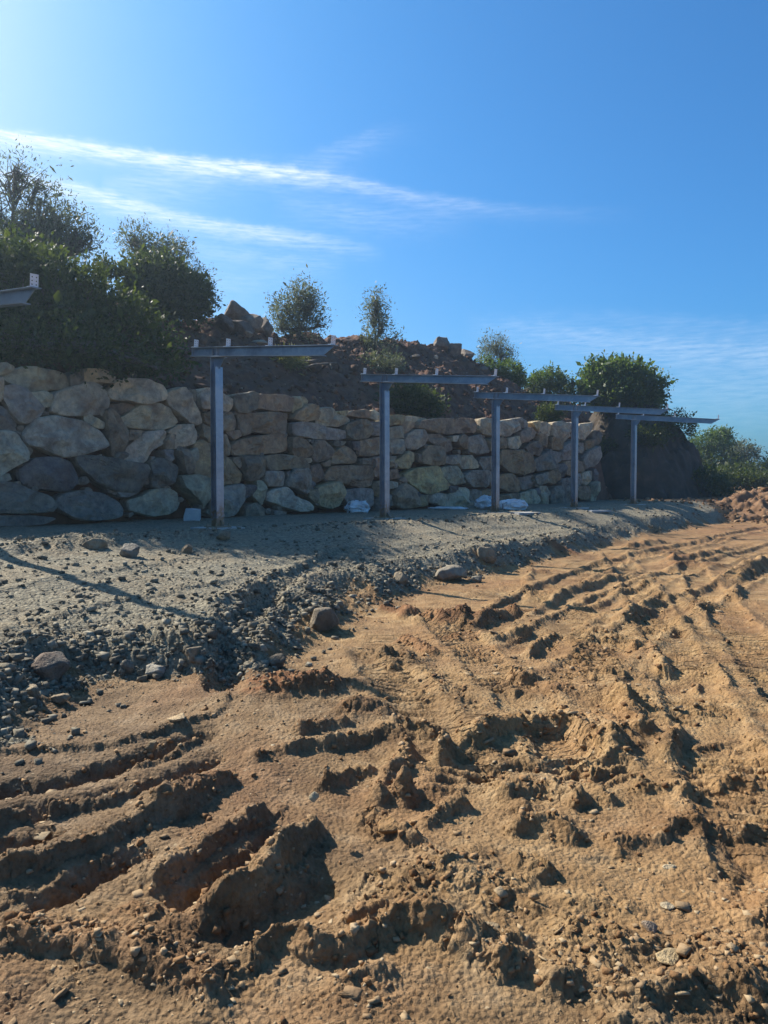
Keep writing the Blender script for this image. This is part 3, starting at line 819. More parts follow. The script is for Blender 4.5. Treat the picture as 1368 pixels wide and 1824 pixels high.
# quick height look-up on the finished sheet
LR = np.array(r_list); LA = np.array(a_list); Z2 = Z.reshape(nr, na)


def ground_z(x, y):
    x = np.asarray(x, float); y = np.asarray(y, float)
    r = np.hypot(x, y); a = np.arctan2(x, y)
    i = np.clip(np.searchsorted(LR, r) - 1, 0, nr - 2); j = np.clip(np.searchsorted(LA, a) - 1, 0, na - 2)
    fr = np.clip((r - LR[i]) / (LR[i + 1] - LR[i]), 0, 1); fa = np.clip((a - LA[j]) / (LA[j + 1] - LA[j]), 0, 1)
    return (Z2[i, j] * (1 - fa) + Z2[i, j + 1] * fa) * (1 - fr) + (Z2[i + 1, j] * (1 - fa) + Z2[i + 1, j + 1] * fa) * fr


def ground_val(arr, x, y):
    A = arr.reshape(nr, na); r = np.hypot(x, y); a = np.arctan2(x, y)
    i = np.clip(np.searchsorted(LR, r), 0, nr - 1); j = np.clip(np.searchsorted(LA, a), 0, na - 1)
    return A[i, j]


# ------------------------------------------------------------------ hillside above the wall
TOP_PX = [(-260, 622), (0, 655), (200, 668), (340, 692), (400, 704), (540, 718), (640, 737), (700, 740), (800, 747), (900, 750), (1000, 752), (1060, 757)]
BATTER = 0.10


def wall_hit(px, py, off=0.0):
    """point of the battered wall face seen at a photo pixel; returns t, b (height) and the 3-D point"""
    d = px_dir(px, py)
    n = M * 1.0 + np.array([0, 0, BATTER])
    p0 = W0 + M * off
    k = np.dot(n, p0 - CAM) / np.dot(n, d); P = CAM + k * d
    t = np.dot(P - W0, U); return t, P[2], P


tp = [wall_hit(*p)[:2] for p in TOP_PX]
TT = np.array([-40] + [a for a, _ in tp] + [24, 60]); TZ = np.array([tp[0][1]] + [b for _, b in tp] + [3.1, 2.6])


WALL_END = wall_hit(1066, 800)[0]


def wall_top(t): return np.interp(t, TT, TZ)


RT, RZ = [-45, -9, -3], [7.0, 6.8, 6.4]
for e_ in [(330, 566), (400, 566), (480, 594), (600, 600), (720, 608), (780, 622), (840, 636), (880, 668), (935, 694), (1010, 710)]:
    k_ = (e_[0] - 684) / FPX; P_ = W0 - 6.2 * M; t_ = (k_ * P_[1] - P_[0]) / (U[0] - k_ * U[1]); y_ = (P_ + t_ * U)[1]; d_ = px_dir(*e_)
    RT.append(t_); RZ.append(CAM[2] + d_[2] / d_[1] * y_ - 0.12)
RT += [RT[-1] + 9, RT[-1] + 24, RT[-1] + 44]; RZ += [3.6, 1.6, 0.6]


def hill_z(t, s):
    zr = np.interp(t, RT, RZ); z0 = wall_top(t) - 0.42
    z0 = z0 * (1 - sstep(WALL_END, WALL_END + 2.4, t)) + (-0.3) * sstep(WALL_END, WALL_END + 2.4, t)
    k = np.clip((s - 0.8) / 5.4, 0, 1); prof = k
    prof = np.where(k >= 1, 1.0, prof * (1 - 0.10 * sstep(0.75, 1, k)) + 0.10 * sstep(0.75, 1, k))
    z = z0 + (zr - z0) * prof
    z = z - np.clip(s - 7.0, 0, 60) * 0.10
    r = 1 - 0.6 * sstep(8, 14, s)
    return z + r * (0.16 * fbm2(t * 0.8, s * 0.8, 3, 601) * sstep(0.2, 1.5, s) + 0.13 * np.abs(fbm2(t * 3, s * 3, 3, 611)) * sstep(0.3, 1.0, s) + 0.03 * noise2(t * 14, s * 14, 621) + (0.09 * facet(t, s, 1.7, 631) + 0.06 * facet(t, s, 4.5, 641)) * sstep(0.4, 1.2, s))


ht = np.concatenate([np.linspace(-45, -9, 50)[:-1], np.linspace(-9, 34, 500), np.linspace(34, 80, 50)[1:]])
hs_ = np.concatenate([[0.52], np.linspace(0.58, 8, 110), np.linspace(8, 60, 30)[1:]])
HT, HS = np.meshgrid(ht, hs_); HT = HT.ravel(); HS = HS.ravel()
HZ = hill_z(HT, HS); HZ[:len(ht)] = -1.2
HV = W0[None] + HT[:, None] * U[None] - HS[:, None] * M[None]; HV[:, 2] = HZ
k_ = np.arange(len(ht) * len(hs_)).reshape(len(hs_), len(ht))
HF = np.stack([k_[:-1, :-1], k_[:-1, 1:], k_[1:, 1:], k_[1:, :-1]], -1).reshape(-1, 4)
hill = link('hillside', new_mesh('hillside', HV, HF, True), SLOPE); tag(hill, 'dark red-brown soil slope above the boulder wall', kind='structure')


def hill_pt(px, s):
    """point on the hillside, s metres behind the wall face, in the vertical plane through a photo column"""
    k = (px - 684) / FPX; P = W0 - s * M
    t = (k * P[1] - P[0]) / (U[0] - k * U[1]); Q = P + t * U; Q[2] = float(hill_z(np.array([t]), np.array([s]))[0]); return Q, t


# earth bank that closes the wall on the right
BX, BY = 12.7, 40.0


def bank_z(x, y):
    a = (x - BX); b = (y - BY)
    k = np.sqrt((a / 4.35) ** 2 + (b / 5.2) ** 2) + 0.10 * fbm2(x * 0.5, y * 0.5, 3, 701)
    h = 6.0 * (1 - np.clip((k - 0.02) / 1.0, 0, 1.3) ** 1.75) - 0.6
    return h + 0.22 * fbm2(x * 1.5, y * 1.5, 3, 711) + 0.30 * facet(x, y, 1.6, 716) + 0.10 * facet(x, y, 5.0, 717)


bx, by = np.meshgrid(np.linspace(BX - 6.5, BX + 6.8, 170), np.linspace(BY - 7.5, BY + 8, 170))
bz = bank_z(bx.ravel(), by.ravel()); kk = np.arange(170 * 170).reshape(170, 170)
bz = np.maximum(bz, -1.6)
BF = np.stack([kk[:-1, :-1], kk[:-1, 1:], kk[1:, 1:], kk[1:, :-1]], -1).reshape(-1, 4)
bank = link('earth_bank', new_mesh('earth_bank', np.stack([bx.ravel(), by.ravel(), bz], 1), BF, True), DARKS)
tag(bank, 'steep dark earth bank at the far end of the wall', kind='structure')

# orange earth heap
px_, py_ = np.meshgrid(np.linspace(hx - 5.5, hx + 6.5, 200), np.linspace(hy - 3.6, hy + 4, 130))
X_, Y_ = px_.ravel(), py_.ravel()
d_ = np.hypot((X_ - hx) / 4.9, (Y_ - hy) / 2.9) + 0.16 * fbm2(X_ * 0.8, Y_ * 0.8, 3, 72)
hz = -1.45 + 1.62 * (1 - sstep(0.1, 1.0, d_)) + (0.13 * np.abs(fbm2(X_ * 2.4, Y_ * 2.4, 3, 73)) + 0.05 * fbm2(X_ * 7, Y_ * 7, 2, 74) + 0.08 * facet(X_, Y_, 3.2, 75)) * (1 - sstep(0.8, 1.1, d_))
HEAPM = plain('heap_soil', [(0.3, (0.10, 0.050, 0.022)), (0.5, (0.175, 0.092, 0.042)), (0.75, (0.26, 0.155, 0.08))], 3.0, 0.95, 0.8)
kk = np.arange(200 * 130).reshape(130, 200)
heap = link('earth_heap', new_mesh('earth_heap', np.stack([X_, Y_, hz + 0.35], 1), np.stack([kk[:-1, :-1], kk[:-1, 1:], kk[1:, 1:], kk[1:, :-1]], -1).reshape(-1, 4), True), HEAPM)
tag(heap, 'loose orange earth heap with broken rock beside the dark bank', 'earth heap')


# ------------------------------------------------------------------ boulder wall
def chaikin(P, n=1):
    for _ in range(n):
        Q = []
        for i in range(len(P)):
            a, b = P[i], P[(i + 1) % len(P)]; Q += [a * 0.9 + b * 0.1, a * 0.1 + b * 0.9]
        P = np.array(Q)
    return P


def resample(P, n):
    C = np.vstack([P, P[:1]]); d = np.r_[0, np.cumsum(np.hypot(*np.diff(C, axis=0).T))]
    s = np.linspace(0, d[-1], n, endpoint=False)
    return np.stack([np.interp(s, d, C[:, 0]), np.interp(s, d, C[:, 1])], 1)


def stone_mesh(poly, seed, back=0.45, n=40):
    """a boulder whose face fills poly (t,z on the wall plane): faceted bulging front, blunt back.
    returned in local coordinates (x along wall, y out of the wall, z up), centred on the polygon"""
    r = np.random.default_rng(seed)
    P = np.array(poly, float); A = 0.5 * np.sum(P[:, 0] * np.roll(P[:, 1], -1) - np.roll(P[:, 0], -1) * P[:, 1])
    if A < 0: P = P[::-1]
    c = P.mean(0)
    P = c + (P - c) * 1.065
    O = resample(chaikin(P, 1), n) - c
    ext = O.max(0) - O.min(0); size = ext.min(); D = min(0.40 * size + 0.05, 0.36)
    planes = []
    for _ in range(8):
        th = r.uniform(0, 2 * math.pi); sl = r.uniform(0.1, 0.95)
        planes.append((math.cos(th) * sl, math.sin(th) * sl, D * r.uniform(0.5, 1.0)))
    rings = [0.0, 0.2, 0.4, 0.57, 0.72, 0.84, 0.92, 0.97, 1.0]
    V = [[0, 0, 0]]; 
    for q in rings[1:]:
        for o in O: V.append([o[0] * q, 0, o[1] * q])
    V = np.array(V); rho = np.r_[0, np.repeat(rings[1:], n)]
    dep = D * (1 - rho ** 9.0) ** 0.5
    for a, b, cc in planes: dep = np.minimum(dep, np.maximum(cc + a * V[:, 0] + b * V[:, 2], 0.02 + 0.25 * dep))
    V[:, 1] = dep
    # sides run back into the bank
    Vb = []
    for q, y in ((1.0, -0.12), (0.97, -0.6 * back), (0.86, -back)):
        for o in O: Vb.append([o[0] * q, y, o[1] * q])
    Vb.append([0, -back * 1.05, 0]); V = np.vstack([V, Vb])
    s = np.array([V[:, 0], V[:, 1], V[:, 2]]) + seed * 3.7
    nz = noise3(*(s * 3.2), seed=3) * 0.045 - np.abs(noise3(*(s * 5.5 + 7), seed=12)) * 0.045 + noise3(*(s * 8), seed=4) * 0.02 + noise3(*(s * 19), seed=5) * 0.008
    nx = noise3(*(s * 4 + 50), seed=6) * 0.02; nzz = noise3(*(s * 4 + 90), seed=7) * 0.02
    V[:, 1] += nz * min(1, size / 0.5); V[:, 0] += nx; V[:, 2] += nzz
    F = []; m = len(rings) - 1 + 3
    for j in range(n): F.append((0, 1 + (j + 1) % n, 1 + j))
    for k in range(m - 1):
        a0 = 1 + k * n; b0 = a0 + n
        for j in range(n):
            j2 = (j + 1) % n; F.append((a0 + j, a0 + j2, b0 + j2, b0 + j))
    last = 1 + (m - 1) * n; ci = len(V) - 1
    for j in range(n): F.append((last + j, last + (j + 1) % n, ci))
    return V, F, c


TAN = (0.36, 0.315, 0.235); YEL = (0.34, 0.285, 0.165); BRN = (0.265, 0.205, 0.135); GRY = (0.215, 0.205, 0.185); DRK = (0.135, 0.135, 0.138); RDB = (0.25, 0.175, 0.115)
OLV = (0.33, 0.315, 0.245); PUR = (0.20, 0.168, 0.125)


def crop(ox, oy, sc, L): return [([(ox + x / sc, oy + y / sc) for x, y in P], col) for P, col in L]


ST = []
ST += crop(0, 640, 6.08, [
    ([(-60, 60), (50, 35), (150, 80), (150, 115), (60, 170), (-60, 190)], TAN),
    ([(150, 120), (300, 70), (470, 95), (690, 150), (740, 230), (740, 300), (520, 340), (310, 350), (180, 280), (60, 225), (60, 165)], OLV),
    ([(745, 180), (890, 100), (905, 190), (880, 265), (780, 295)], GRY),
    ([(930, 95), (1100, 105), (1264, 175), (1258, 262), (1000, 245), (915, 230)], TAN),
    ([(40, 290), (150, 275), (260, 340), (400, 450), (475, 540), (430, 610), (280, 700), (200, 680), (120, 580), (40, 430)], GRY),
    ([(310, 360), (490, 345), (560, 390), (590, 450), (580, 510), (490, 515), (400, 440)], OLV),
    ([(600, 370), (760, 300), (960, 255), (1090, 280), (1160, 370), (1188, 450), (1160, 540), (1080, 590), (720, 615), (560, 560), (590, 480)], OLV),
    ([(-220, 480), (0, 490), (90, 560), (190, 680), (230, 750), (150, 775), (-220, 790)], GRY),
    ([(270, 800), (400, 640), (600, 620), (830, 670), (1060, 770), (1175, 920), (1120, 960), (900, 1020), (700, 1065), (560, 1010), (450, 950), (340, 950), (275, 880)], OLV),
    ([(930, 590), (1000, 600), (1140, 690), (1130, 755), (1060, 740), (920, 660)], OLV),
    ([(-220, 780), (150, 790), (220, 880), (310, 1000), (290, 1080), (150, 1160), (20, 1260), (-220, 1250)], OLV),
    ([(210, 1200), (380, 1080), (640, 1060), (780, 1120), (835, 1230), (830, 1330), (740, 1430), (600, 1420), (400, 1400), (260, 1340)], DRK),
    ([(830, 1040), (1094, 1060), (1394, 1110), (1574, 1140), (1604, 1180), (1574, 1330), (1500, 1440), (1350, 1440), (1200, 1400), (1080, 1330), (930, 1220), (850, 1130)], DRK),
    ([(-240, 1330), (100, 1330), (300, 1410), (520, 1470), (610, 1560), (580, 1640), (350, 1660), (-240, 1670)], DRK),
    ([(-30, 1290), (110, 1230), (140, 1300), (30, 1340)], GRY),
    ([(680, 1480), (880, 1420), (1134, 1460), (1264, 1540), (1344, 1620), (1324, 1700), (1224, 1735), (900, 1735), (700, 1640), (620, 1560)], DRK),
    ([(-240, 1690), (300, 1690), (620, 1730), (500, 1790), (200, 1810), (-240, 1810)], DRK),
    ([(-30, 200), (30, 210), (40, 400), (-30, 470), (-160, 430), (-160, 240)], TAN),
    # beyond the frame on the left
    ([(-200, 20), (-70, 40), (-75, 200), (-330, 220), (-360, 90)], TAN), ([(-200, 240), (-180, 450), (-430, 480), (-450, 260)], OLV),
    ([(-260, 500), (-250, 770), (-560, 800), (-590, 560)], GRY), ([(-260, 800), (-250, 1260), (-480, 1240), (-560, 900)], OLV),
    ([(-260, 1300), (-260, 1660), (-640, 1640), (-600, 1320)], DRK), ([(-480, 30), (-380, 60), (-470, 240), (-760, 260), (-740, 60)], GRY),
    ([(-490, 280), (-460, 480), (-840, 560), (-800, 300)], TAN), ([(-600, 600), (-580, 880), (-900, 900), (-860, 620)], OLV), ([(-520, 920), (-500, 1250), (-900, 1260), (-900, 930)], GRY),
    ([(-660, 1300), (-660, 1680), (-1000, 1700), (-960, 1320)], DRK),
])
ST += crop(180, 640, 6.08, [
    ([(100, 350), (190, 240), (280, 205), (490, 225), (640, 280), (695, 370), (680, 430), (540, 480), (430, 490), (300, 450), (150, 440), (95, 410)], TAN),
    ([(110, 490), (280, 470), (400, 500), (360, 550), (200, 610), (110, 570)], PUR),
    ([(270, 610), (380, 540), (450, 490), (640, 480), (750, 530), (840, 670), (800, 720), (690, 755), (540, 765), (330, 740), (240, 680), (220, 640)], TAN),
    ([(700, 370), (780, 340), (870, 305), (920, 380), (1020, 490), (1100, 620), (1110, 680), (1050, 710), (960, 690), (840, 600), (740, 490)], TAN),
    ([(60, 560), (110, 540), (200, 620), (290, 760), (315, 810), (280, 920), (260, 1010), (180, 1060), (130, 1020), (90, 860), (60, 700)], BRN),
    ([(310, 760), (460, 775), (400, 850), (310, 880)], BRN),
    ([(380, 890), (500, 780), (690, 770), (715, 830), (690, 920), (580, 990), (540, 1080), (480, 1125), (370, 1110), (290, 1080), (310, 950)], TAN),
    ([(740, 800), (830, 715), (990, 705), (1040, 780), (1050, 850), (1020, 920), (820, 965), (800, 900), (790, 820)], TAN),
    ([(700, 880), (760, 810), (790, 830), (800, 960), (720, 970)], BRN),
    ([(690, 980), (790, 970), (790, 1060), (760, 1110), (710, 1070)], GRY),
    ([(530, 1120), (620, 1070), (720, 1090), (830, 1170), (830, 1280), (760, 1350), (620, 1400), (560, 1370), (550, 1250)], DRK),
    ([(840, 990), (940, 980), (1010, 1120), (1000, 1230), (930, 1240), (860, 1090)], PUR),
    ([(950, 1000), (1040, 960), (1050, 1090), (1020, 1110)], GRY),
    ([(480, 1480), (600, 1420), (730, 1400), (820, 1440), (850, 1530), (875, 1550), (840, 1640), (740, 1680), (600, 1700), (460, 1670), (340, 1640), (330, 1520)], OLV),
    ([(180, 1440), (280, 1420), (400, 1450), (280, 1500), (220, 1500)], GRY),
    ([(1080, 350), (1130, 310), (1250, 320), (1300, 400), (1280, 530), (1080, 530), (1060, 430)], TAN),
    ([(930, 330), (1060, 320), (1060, 430), (1020, 460)], PUR),
    ([(1110, 580), (1260, 560), (1300, 700), (1200, 730), (1120, 680)], RDB),
    ([(1090, 690), (1200, 740), (1210, 880), (1160, 900), (1085, 830)], BRN),
])
ST += [([(351, 790), (365, 783), (397, 806), (423, 831), (434, 844), (433, 859), (397, 864), (372, 850), (348, 843), (351, 815)], BRN),
       ([(325, 847), (353, 846), (376, 852), (380, 880), (374, 893), (366, 908), (357, 893), (338, 878), (328, 868)], OLV),
       ([(378, 874), (397, 869), (436, 863), (438, 892), (419, 918), (397, 920), (378, 918)], GRY),
       ([(471, 812), (505, 809), (535, 812), (552, 828), (551, 835), (505, 836), (480, 836), (473, 822)], PUR),
       ([(523, 836), (552, 836), (554, 871), (546, 880), (528, 870), (512, 866), (514, 855)], GRY),
       ([(478, 880), (491, 871), (510, 868), (519, 882), (530, 887), (546, 892), (558, 901), (556, 909), (530, 911), (508, 905), (492, 897), (479, 892)], OLV),
       ([(521, 718), (525, 707), (541, 707), (550, 715), (545, 727), (524, 735)], YEL)]
ST += crop(380, 680, 7.01, [
    ([(120, 140), (250, 230), (250, 290), (210, 380), (120, 370), (60, 260)], TAN),
    ([(250, 160), (480, 130), (560, 160), (550, 330), (420, 390), (310, 380), (255, 290)], PUR),
    ([(560, 150), (900, 165), (995, 200), (980, 370), (700, 350), (560, 330)], RDB),
    ([(100, 400), (250, 370), (310, 480), (300, 590), (200, 610), (100, 600)], BRN),
    ([(330, 400), (560, 390), (760, 370), (920, 400), (940, 520), (910, 650), (750, 650), (560, 620), (400, 680), (360, 590), (350, 490)], BRN),
    ([(180, 620), (350, 600), (380, 680), (290, 720), (240, 680)], BRN),
    ([(300, 740), (480, 690), (700, 660), (930, 670), (935, 850), (800, 890), (560, 910), (280, 910), (260, 800)], RDB),
    ([(90, 640), (190, 660), (240, 800), (240, 920), (90, 890)], BRN),
    ([(350, 930), (590, 920), (650, 1020), (650, 1150), (540, 1220), (450, 1240), (400, 1160), (370, 1030)], PUR),
    ([(650, 1110), (900, 1120), (920, 1200), (890, 1300), (720, 1310), (660, 1230)], GRY),
    ([(540, 1240), (600, 1230), (670, 1310), (670, 1430), (640, 1540), (530, 1440), (510, 1420), (550, 1310)], OLV),
    ([(400, 1300), (520, 1290), (540, 1330), (500, 1440), (410, 1470)], DRK),
    ([(420, 1560), (540, 1510), (640, 1580), (650, 1680), (560, 1720), (420, 1700)], PUR),
    ([(780, 1600), (930, 1620), (930, 1690), (800, 1700)], GRY),
    ([(250, 940), (340, 940), (370, 1060), (330, 1080), (250, 990)], PUR),
    ([(930, 1130), (1000, 1110), (990, 1180), (940, 1230)], DRK),
])
ST += crop(520, 690, 7.6, [
    ([(60, 330), (200, 220), (340, 260), (370, 340), (360, 440), (160, 460), (30, 420)], BRN),
    ([(370, 390), (400, 280), (540, 270), (620, 350), (800, 420), (820, 470), (640, 540), (500, 520), (350, 480)], TAN),
    ([(30, 480), (240, 470), (480, 540), (730, 580), (740, 690), (560, 710), (300, 690), (60, 640)], GRY),
    ([(640, 320), (770, 310), (760, 380), (680, 390)], YEL),
    ([(760, 370), (860, 310), (1000, 300), (1080, 330), (1060, 410), (900, 410)], RDB),
    ([(1060, 330), (1130, 300), (1220, 370), (1210, 440), (1130, 450), (1060, 400)], TAN),
    ([(760, 500), (900, 440), (1000, 440), (1070, 530), (1090, 600), (1030, 680), (860, 710), (770, 690), (745, 580)], PUR),
    ([(1080, 480), (1240, 460), (1240, 650), (1100, 650)], GRY),
    ([(0, 680), (90, 670), (240, 760), (300, 860), (260, 930), (160, 960), (0, 920), (-30, 800)], RDB),
    ([(320, 720), (480, 730), (560, 830), (560, 920), (480, 980), (360, 1020), (300, 960), (310, 830)], PUR),
    ([(560, 960), (620, 830), (720, 780), (830, 850), (920, 920), (900, 1010), (640, 1040), (560, 1030)], BRN),
    ([(930, 720), (1100, 690), (1240, 680), (1240, 900), (1080, 930), (950, 930), (900, 850)], BRN),
    ([(800, 730), (920, 730), (930, 850), (840, 840)], DRK),
    ([(560, 720), (720, 730), (700, 780), (620, 800), (570, 780)], GRY),
    ([(400, 1040), (500, 980), (525, 1070), (430, 1080)], RDB), ([(180, 960), (270, 960), (290, 1010), (240, 1030)], TAN),
    ([(280, 1070), (380, 1030), (470, 1190), (380, 1290), (320, 1260), (270, 1160)], RDB),
    ([(260, 1230), (360, 1310), (330, 1370), (260, 1380)], DRK),
    ([(490, 1130), (600, 1070), (780, 1060), (1080, 1060), (1120, 1230), (1080, 1330), (980, 1360), (830, 1330), (640, 1270), (520, 1260), (470, 1190)], RDB),
    ([(950, 960), (1090, 960), (1090, 1050), (950, 1050)], PUR),
    ([(1100, 950), (1250, 930), (1245, 1200), (1130, 1210), (1100, 1060)], RDB),
    ([(410, 1340), (580, 1280), (640, 1290), (720, 1410), (680, 1600), (600, 1640), (460, 1620), (360, 1560), (330, 1440)], YEL),
    ([(240, 1400), (400, 1360), (360, 1480), (330, 1580), (260, 1500)], BRN),
    ([(770, 1410), (860, 1370), (1090, 1370), (1150, 1480), (1130, 1590), (1030, 1640), (820, 1600), (750, 1500)], GRY),
    ([(1110, 1290), (1240, 1260), (1235, 1480), (1160, 1470), (1100, 1360)], BRN),
    ([(1180, 1500), (1260, 1500), (1260, 1680), (1170, 1690)], GRY),
])
ST += crop(680, 720, 6.514, [
    ([(75, 130), (275, 125), (270, 200), (230, 230), (80, 240)], YEL),
    ([(285, 140), (380, 135), (540, 160), (560, 190), (400, 205), (290, 190)], TAN),
    ([(230, 240), (300, 200), (400, 210), (390, 280), (290, 350), (250, 290)], BRN),
    ([(430, 200), (680, 165), (850, 165), (845, 350), (660, 330), (500, 290), (420, 270)], BRN),
    ([(860, 165), (1080, 170), (1130, 250), (1110, 330), (960, 330), (860, 325)], RDB),
    ([(1140, 180), (1200, 160), (1340, 180), (1340, 370), (1180, 350), (1130, 290)], TAN),
    ([(80, 280), (240, 250), (270, 330), (270, 390), (80, 400)], GRY),
    ([(310, 350), (400, 290), (500, 300), (550, 390), (530, 470), (410, 520), (310, 500), (290, 430)], TAN),
    ([(560, 350), (690, 350), (810, 420), (850, 520), (770, 560), (700, 500), (580, 440)], PUR),
    ([(880, 400), (950, 340), (1000, 380), (1010, 500), (960, 525), (890, 460)], BRN),
    ([(820, 370), (890, 360), (870, 430), (830, 430)], OLV),
    ([(1010, 390), (1170, 350), (1230, 450), (1250, 560), (1150, 580), (1040, 540)], GRY),
    ([(1240, 400), (1340, 390), (1340, 540), (1260, 540)], PUR),
    ([(80, 410), (270, 400), (290, 540), (250, 580), (80, 570)], GRY),
    ([(240, 610), (290, 540), (380, 560), (400, 650), (340, 750), (240, 740), (185, 660)], YEL),
    ([(80, 600), (190, 600), (180, 700), (80, 740)], PUR),
    ([(490, 560), (560, 480), (680, 490), (725, 590), (720, 690), (620, 710), (500, 680)], BRN),
    ([(410, 570), (460, 590), (465, 670), (430, 660)], PUR),
    ([(780, 600), (930, 580), (950, 680), (840, 700), (770, 680)], GRY),
    ([(960, 600), (1080, 590), (1160, 680), (1150, 740), (960, 750), (940, 690)], TAN),
    ([(1170, 620), (1330, 600), (1330, 760), (1220, 770), (1150, 690)], GRY),
    ([(260, 830), (400, 750), (670, 725), (710, 840), (780, 920), (770, 980), (640, 1020), (590, 1040), (480, 1020), (350, 920)], (0.36, 0.31, 0.15)),
    ([(700, 740), (880, 710), (940, 800), (980, 910), (850, 945), (780, 900), (720, 830)], OLV),
    ([(960, 830), (1050, 770), (1210, 770), (1250, 880), (1220, 960), (1080, 960), (1000, 900)], GRY),
    ([(70, 770), (190, 750), (230, 860), (70, 870)], RDB), ([(60, 890), (180, 900), (190, 960), (60, 990)], OLV),
    ([(140, 1030), (260, 910), (370, 1000), (430, 1100), (470, 1180), (280, 1220), (190, 1180)], BRN),
    ([(430, 1080), (560, 1050), (570, 1170), (490, 1190)], BRN),
    ([(570, 1060), (660, 1030), (780, 1060), (780, 1220), (700, 1180), (580, 1150)], TAN),
    ([(780, 1060), (890, 980), (990, 970), (1020, 1030), (1010, 1190), (900, 1220), (790, 1180)], OLV),
    ([(1020, 1030), (1100, 980), (1180, 1020), (1170, 1100), (1080, 1130), (1030, 1090)], GRY),
    ([(1180, 1000), (1330, 980), (1330, 1080), (1200, 1090)], BRN),
    ([(50, 1000), (140, 1060), (180, 1180), (50, 1190)], GRY), ([(780, 950), (880, 950), (880, 1000), (800, 1030)], DRK),
    ([(200, 880), (260, 840), (320, 900), (260, 920)], BRN), ([(1240, 780), (1340, 780), (1340, 960), (1260, 940)], BRN), ([(1020, 1130), (1140, 1110), (1160, 1190), (1020, 1200)], GRY),
    ([(350, 960), (460, 1030), (560, 1050), (440, 1090)], DRK),
])
ST += crop(880, 730, 6.514, [
    ([(70, 150), (190, 110), (280, 150), (310, 220), (220, 280), (160, 310), (70, 290)], TAN),
    ([(240, 110), (330, 90), (410, 130), (420, 190), (380, 210), (310, 180)], GRY),
    ([(330, 260), (420, 200), (500, 260), (490, 330), (430, 350), (340, 390), (320, 320)], BRN),
    ([(180, 330), (300, 300), (330, 400), (300, 450), (240, 460), (180, 430)], TAN), ([(60, 320), (170, 330), (170, 440), (60, 450)], BRN),
    ([(440, 150), (530, 130), (530, 220), (500, 230)], YEL),
    ([(530, 150), (620, 140), (680, 190), (670, 290), (630, 310), (540, 250)], TAN),
    ([(670, 160), (800, 130), (870, 210), (880, 310), (800, 370), (690, 300), (690, 220)], TAN),
    ([(830, 160), (950, 140), (950, 280), (880, 250)], TAN),
    ([(540, 270), (630, 310), (650, 400), (640, 450), (560, 400)], BRN),
    ([(670, 320), (800, 330), (810, 430), (760, 470), (690, 450)], BRN),
    ([(810, 400), (940, 340), (940, 570), (800, 580), (775, 500)], GRY),
    ([(380, 440), (480, 360), (590, 450), (540, 530), (450, 520)], PUR),
    ([(80, 470), (280, 470), (400, 500), (470, 610), (460, 720), (340, 750), (180, 710), (90, 620)], BRN),
    ([(470, 590), (580, 510), (660, 450), (690, 580), (670, 680), (520, 710)], GRY),
    ([(690, 480), (770, 500), (800, 580), (720, 640), (690, 590)], GRY),
    ([(690, 650), (820, 620), (860, 770), (780, 790)], DRK),
    ([(70, 760), (220, 740), (310, 830), (300, 950), (180, 950), (70, 900)], RDB),
    ([(310, 790), (440, 760), (480, 860), (440, 910), (350, 930)], GRY),
    ([(490, 770), (620, 720), (640, 830), (560, 870), (500, 850)], GRY),
    ([(640, 720), (740, 690), (790, 800), (700, 870), (630, 840)], BRN),
    ([(820, 600), (940, 590), (940, 760), (860, 750)], BRN), ([(790, 810), (940, 790), (940, 1080), (830, 1070)], GRY),
    ([(320, 970), (480, 920), (540, 1050), (500, 1110), (400, 1100), (330, 1040)], OLV),
    ([(530, 890), (610, 890), (640, 980), (640, 1110), (570, 1120)], TAN),
    ([(690, 900), (760, 880), (830, 1000), (830, 1080), (680, 1100), (660, 1010)], GRY),
    ([(60, 990), (280, 960), (300, 1040), (60, 1080)], BRN),
    ([(980, 170), (1130, 150), (1140, 240), (1060, 350), (980, 330)], TAN),
    ([(1060, 370), (1150, 340), (1160, 440), (1080, 470)], BRN), ([(960, 380), (1040, 380), (1060, 500), (960, 500)], GRY),
    ([(1100, 470), (1210, 420), (1240, 540), (1200, 620), (1080, 690), (1050, 570)], GRY),
    ([(950, 560), (1060, 620), (1060, 710), (950, 720)], BRN),
    ([(1030, 730), (1150, 710), (1160, 800), (1090, 880), (1040, 830)], TAN),
    ([(1130, 860), (1190, 830), (1195, 1050), (1130, 1060)], OLV),
    ([(980, 880), (1100, 890), (1110, 1020), (1030, 1050), (970, 1000)], RDB),
    ([(1160, 700), (1210, 680), (1240, 880), (1190, 880)], DRK), ([(960, 740), (1020, 740), (1020, 870), (960, 880)], GRY), ([(1150, 240), (1240, 260), (1230, 400), (1170, 420)], DRK),
    ([(480, 930), (530, 900), (560, 1040), (530, 1050)], DRK),
])
wall = empty('retaining_wall', W0 + U * 8); tag(wall, 'long dry-stacked retaining wall of rough quarried boulders', 'wall')
inv = np.array([U, M, [0, 0, 1.0]])
wall_rz = math.atan2(U[1], U[0])
sr = np.random.default_rng(4)
wall_base = W0 + U * 8
